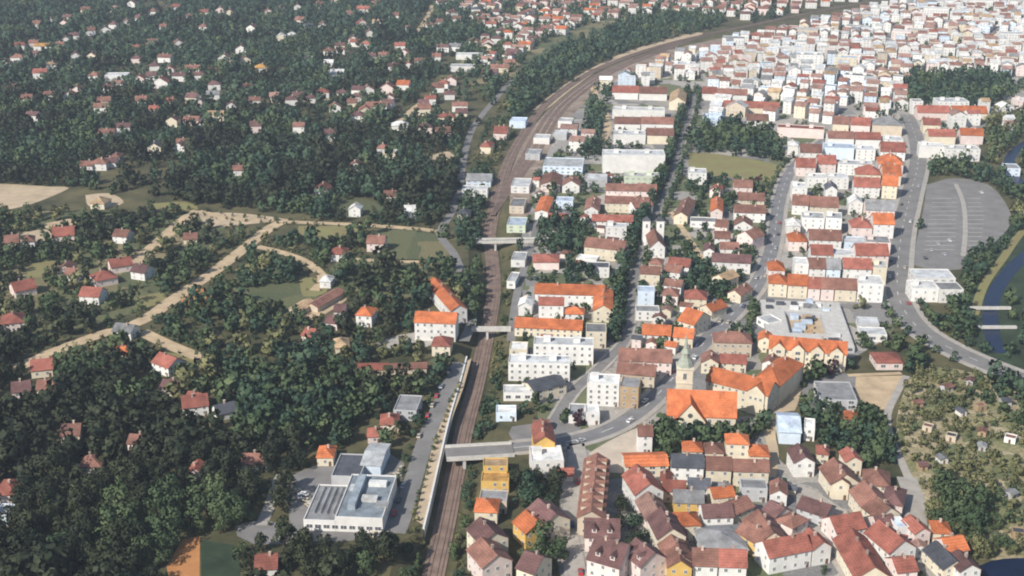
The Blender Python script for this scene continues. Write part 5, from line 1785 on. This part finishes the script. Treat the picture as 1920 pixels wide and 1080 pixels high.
WOODS += [
    ([(-60, 400), (360, 402), (700, 426), (840, 440), (880, 560), (850, 680), (660, 715), (420, 695), (120, 640), (-60, 690)], 4.6, .8, 2.0, ['leaf_olive', 'leaf_mid', 'leaf_mid', 'leaf_teal'], .5, 'gardens'),
    ([(905, 470), (960, 470), (965, 560), (950, 660), (948, 760), (930, 815), (890, 815), (915, 700), (905, 600)], 4.2, .8, 2.0, ['leaf_olive', 'leaf_mid'], .6, 'bank'),
    ([(860, 870), (905, 860), (905, 1000), (900, 1110), (830, 1110), (845, 1000)], 3.4, .8, 2.0, ['leaf_olive', 'leaf_mid'], .6, 'bank'),
    ([(770, 975), (835, 985), (822, 1060), (808, 1120), (740, 1120)], 3.2, .9, 2.6, ['leaf_olive', 'leaf_mid', 'leaf_teal'], .8, 'bank'),
    ([(860, 400), (905, 240), (960, 170), (1010, 190), (960, 260), (930, 340), (905, 420)], 5.0, 1.4, 3.4, ['leaf_teal', 'leaf_mid', 'leaf_olive'], .62, 'line'),
    ([(1700, 715), (1740, 690), (1830, 705), (1990, 790), (2000, 1050), (1860, 1055), (1740, 1010), (1700, 880), (1680, 800)], 3.6, .7, 1.5, ['leaf_olive', 'leaf_olive', 'leaf_mid'], .5, 'allot'),
    ([(1240, 860), (1450, 860), (1700, 900), (1790, 1040), (1800, 1090), (1240, 1090)], 6.0, 1.0, 2.0, ['leaf_mid', 'leaf_teal'], .4, 'below'),
    ([(990, 450), (1160, 480), (1260, 400), (1440, 420), (1400, 560), (1280, 690), (1100, 790), (960, 790)], 6.0, 1.0, 2.2, ['leaf_mid', 'leaf_teal'], .4, 'avenue'),
]
REGION = {
    'slope': ('on the wooded slope', 'trees on the wooded slope'), 'gardens': ('in the gardens left of the railway', 'garden trees left of the railway'),
    'woods': ('in the nearest dark wood', 'trees of the nearest wood'), 'line': ('along the curving railway', 'trees along the curving railway'),
    'park': ('in the town park', 'park trees'), 'river': ('near the river and car park', 'riverside trees'), 'allot': ('in the allotments', 'allotment trees'),
    'behind': ('around the church', 'trees around the church'), 'avenue': ('along the avenue', 'trees along the avenue'),
    'bank': ('on the railway bank', 'trees on the railway bank'), 'below': ('below the road bridge', 'trees below the road bridge'),
}
trees = []
for poly, sp_, r0, r1, kinds, chance, reg in WOODS:
    w_pts = [G(*p) for p in poly]
    x0, x1 = min(p[0] for p in w_pts), max(p[0] for p in w_pts)
    y0, y1 = min(p[1] for p in w_pts), max(p[1] for p in w_pts)
    gx, gy = np.meshgrid(np.arange(x0, x1, sp_), np.arange(y0, y1, sp_))
    gx = (gx + rng.uniform(-.45, .45, gx.shape) * sp_).ravel()
    gy = (gy + rng.uniform(-.45, .45, gy.shape) * sp_).ravel()
    m = inside(w_pts, gx, gy) & (rng.uniform(size=gx.shape) < chance)
    gx, gy = gx[m], gy[m]
    i = np.clip(gx.astype(int) - MX0, 0, MW - 1)
    j = np.clip(gy.astype(int) - MY0, 0, MHH - 1)
    ok = occ[j, i] == 0 if reg != 'bank' else (occ[j, i] & 1) == 0
    if reg == 'bank':
        d2 = np.min((gx[:, None] - rail[None, :, 0]) ** 2 + (gy[:, None] - rail[None, :, 1]) ** 2, axis=1)
        ok &= d2 > 6.0 ** 2
    for x, y in zip(gx[ok], gy[ok]):
        px, py = P(x, y)
        if px < -60 or px > 1980 or py > 1130:
            continue
        if mnoise.noise((x * .012, y * .012, 3.0)) < -.42 and chance < .9:
            continue
        r = rng.uniform(r0, r1) * (0.85 + .3 * rng.uniform())
        stand = mnoise.noise((x * .018, y * .018, 7.0)) * .9 + .5 + rng.uniform(-.22, .22)
        kd_ = kinds[int(min(.999, max(0, stand)) * len(kinds))]
        if rng.uniform() < .12:
            r *= 1.32
        if reg == 'slope':
            r *= .92 + .45 * mnoise.noise((x * .025, y * .025, 1.0))
            if mnoise.noise((x * .009, y * .011, 5.0)) > .36 and rng.uniform() < .8:
                continue
        trees.append((math.hypot(x, y), x, y, r, kd_, reg))
for px, py, r, k in ((1240, 838, 6.5, 'leaf_mid'), (1262, 832, 7, 'leaf_mid'), (1284, 838, 6, 'leaf_teal'), (1256, 852, 6, 'leaf_mid'), (1305, 822, 5, 'leaf_teal'), (1330, 826, 5, 'leaf_teal'), (1352, 822, 4.6, 'leaf_mid'), (1390, 822, 5, 'leaf_mid'), (1414, 818, 5, 'leaf_mid'), (1434, 806, 4.5, 'leaf_teal'), (1060, 792, 3.6, 'leaf_mid'), (1085, 797, 3.8, 'leaf_purple'), (1540, 706, 4.4, 'leaf_purple'), (1560, 704, 4.2, 'leaf_purple'), (1422, 352, 4.5, 'leaf_purple')):
    x, y = G(px, py)
    trees.append((math.hypot(x, y), x, y, r, k, 'behind' if px > 1500 else 'avenue'))

def tree_row(line, i0, i1, step, off, r0, r1, kinds, reg):
    n = normals(line)
    for i in range(i0, min(i1, len(line)), step):
        p = line[i] + n[i] * (off + rng.uniform(-.6, .6))
        if occ[int(p[1]) - MY0, int(p[0]) - MX0] & 4:
            continue
        trees.append((math.hypot(*p), p[0], p[1], rng.uniform(r0, r1), kinds[int(rng.integers(len(kinds)))], reg))


tree_row(avenue, 20, 160, 1, 7.0, 3.6, 5.0, ['leaf_teal', 'leaf_teal', 'leaf_mid'], 'avenue')
tree_row(avenue, 18, 160, 2, 4.4, 2.8, 3.8, ['leaf_teal', 'leaf_teal', 'leaf_mid'], 'avenue')
tree_row(avenue, 30, 150, 2, -5.6, 2.8, 4.2, ['leaf_teal', 'leaf_mid'], 'avenue')
tree_row(boulevard, 10, 34, 2, -10.5, 2.6, 3.8, ['leaf_teal', 'leaf_mid'], 'river')
tree_row(boulevard, 10, 30, 2, 10.5, 2.6, 3.8, ['leaf_teal', 'leaf_mid'], 'river')
tree_row(station_road, 0, 80, 1, -4.6, .8, 1.5, ['leaf_mid', 'leaf_olive'], 'bank')
tree_row(station_road, 6, 80, 2, 5.2, 1.2, 2.6, ['leaf_mid', 'leaf_teal'], 'gardens')
for lane, wd_ in LANES:
    for q in (-1, 1):
        for k in range(2):
            st = int(rng.integers(0, 3))
            tree_row(lane, st, 400, int(rng.integers(2, 4)), q * (wd_ / 2 + .2 + k * 1.6), .6, 1.7, ['leaf_olive', 'leaf_mid', 'leaf_mid'], 'gardens')
tree_row(main_street, 60, 110, 3, 7.5, 2.4, 3.4, ['leaf_teal', 'leaf_mid'], 'avenue')

# height of the bank under a tree
from mathutils.kdtree import KDTree
kd = KDTree(K)
for i in range(K):
    kd.insert((rail[i, 0], rail[i, 1], 0), i)
kd.balance()


def ground_z(x, y):
    co, i, dist = kd.find((x, y, 0))
    if dist > 18:
        return 0.0
    side = (x - rail[i, 0]) * nl[i, 0] + (y - rail[i, 1]) * nl[i, 1]
    if side > 0:
        a, b = floor_l[i], edge_l[i]
    else:
        side, a, b = -side, 5.6, -edge_r[i]
    if side <= a:
        return rail_z[i]
    return rail_z[i] * max(0.0, 1 - (side - a) / max(.1, b - a))


trees.sort(key=lambda t: t[0] / t[3] * .25 + t[0])
in_frame = [t for t in trees if -20 < P(t[1], t[2])[0] < 1940 and P(t[1], t[2])[1] < 1100]
first = set(id(t) for t in in_frame[:300])
LEAF_WORD = {'leaf_dark': 'dark green', 'leaf_mid': 'mid green', 'leaf_teal': 'deep green', 'leaf_olive': 'olive green', 'leaf_purple': 'purple leaved'}
mass = {}
TREE_LABEL = []
for t in trees:
    dist, x, y, r, lm, reg = t
    z = ground_z(x, y)
    rot = float(rng.uniform(0, 2 * math.pi))
    hs = float(rng.uniform(.85, 1.25))
    if id(t) in first:
        low = r < 2.2
        root = link('shrub' if low else 'broadleaf_tree', None)
        root.location = (x, y, z)
        root.rotation_euler = (0, 0, rot)
        root.scale = (r, r, r * hs)
        cm = NEAR[lm][int(rng.integers(len(NEAR[lm])))]
        link('trunk', TRUNK, root)
        link('crown', cm, root)
        where, grp = REGION[reg]
        tag(root, None, 'shrub' if low else 'tree', grp + ', ' + LEAF_WORD[lm])
        TREE_LABEL.append((root, f"{'low ' if low else ''}{LEAF_WORD[lm]} {'shrub' if low else 'broadleaf tree'}", where, P(x, y)[0]))
    else:
        lib = MID if dist < 950 else FARC
        q, fa, sn = lib[int(rng.integers(len(lib)))]
        c, s = math.cos(rot), math.sin(rot)
        qq = np.empty_like(q)
        qq[:, 0] = (q[:, 0] * c - q[:, 1] * s) * r + x
        qq[:, 1] = (q[:, 0] * s + q[:, 1] * c) * r + y
        qq[:, 2] = (q[:, 2] - .12) * r * hs + z
        nn = np.stack([sn[:, 0] * c - sn[:, 1] * s, sn[:, 0] * s + sn[:, 1] * c, sn[:, 2]], 1)
        mass.setdefault((reg, lm), []).append((qq, fa, nn))
MASS_NAME = {'slope': 'hillside_woodland', 'gardens': 'garden_woodland', 'woods': 'woodland', 'line': 'railway_woodland', 'park': 'park_woodland', 'river': 'riverside_woodland', 'allot': 'allotment_shrubbery',
             'behind': 'churchyard_woodland', 'avenue': 'avenue_foliage', 'bank': 'bank_shrubbery', 'below': 'garden_shrubbery'}
for (reg, lm), lst in mass.items():
    off, vs, fs, ns = 0, [], [], []
    for q, fa, nn in lst:
        ns.append(nn)
        vs.append(q)
        fs.append(fa + off)
        off += len(q)
    o = link(MASS_NAME[reg], make_mesh_np(MASS_NAME[reg], np.concatenate(vs), np.concatenate(fs), lm, np.concatenate(ns)))
    tag(o, f"mass of {LEAF_WORD[lm]} trees {REGION[reg][0]}", 'trees', None, 'stuff')
print('TREES', len(trees), 'near', len(first), 'town things', n_thing, 'spots', len(spots))

# ------------------------------------------------------------------ the air
hz = bpy.data.materials.new('haze')
hz.use_nodes = True
hn = hz.node_tree
hn.nodes.remove(hn.nodes['Principled BSDF'])
pv = hn.nodes.new('ShaderNodeVolumePrincipled')
pv.inputs['Color'].default_value = (0.74, 0.85, 1.0, 1)
pv.inputs['Density'].default_value = 0.000085
pv.inputs['Anisotropy'].default_value = 0.0
hn.links.new(pv.outputs['Volume'], hn.nodes['Material Output'].inputs['Volume'])
MATS['haze'] = hz
tag(link('haze', MB().box(-9500, 9500, -900, 9500, -8, 262).mesh('haze', 'haze')), kind='stuff')

# ------------------------------------------------------------------ labels: each one singled out
ORD = ['first', 'second', 'third', 'fourth', 'fifth', 'sixth', 'seventh', 'eighth', 'ninth', 'tenth']


def ordinal(i):
    if i < 10:
        return ORD[i]
    n = i + 1
    return f"{n}{'th' if 10 <= n % 100 <= 20 else {1: 'st', 2: 'nd', 3: 'rd'}.get(n % 10, 'th')}"


count = {}
for t in TREE_LABEL:
    count[t[1:3]] = count.get(t[1:3], 0) + 1
for t in TREE_LABEL:
    if count[t[1:3]] > 24:      # one dark mass: nothing tells these trees apart
        t[0]['label'] = f'{t[1]} {t[2]}'
    else:
        PENDING.append(t)
by = {}
for root, words, place, px in PENDING:
    by.setdefault((words, place), []).append((px, root))
for (words, place), lst in by.items():
    lst.sort(key=lambda t: t[0])
    for i, (px, root) in enumerate(lst):
        if len(lst) == 1:
            root['label'] = f'{words} {place}'
        elif i == len(lst) - 1:
            root['label'] = f'{words} {place}, rightmost such'
        else:
            root['label'] = f'{words} {place}, {ordinal(i)} from left'
print('OBJECTS', len(bpy.data.objects), 'tris', sum(len(m.polygons) * 2 for m in bpy.data.meshes))
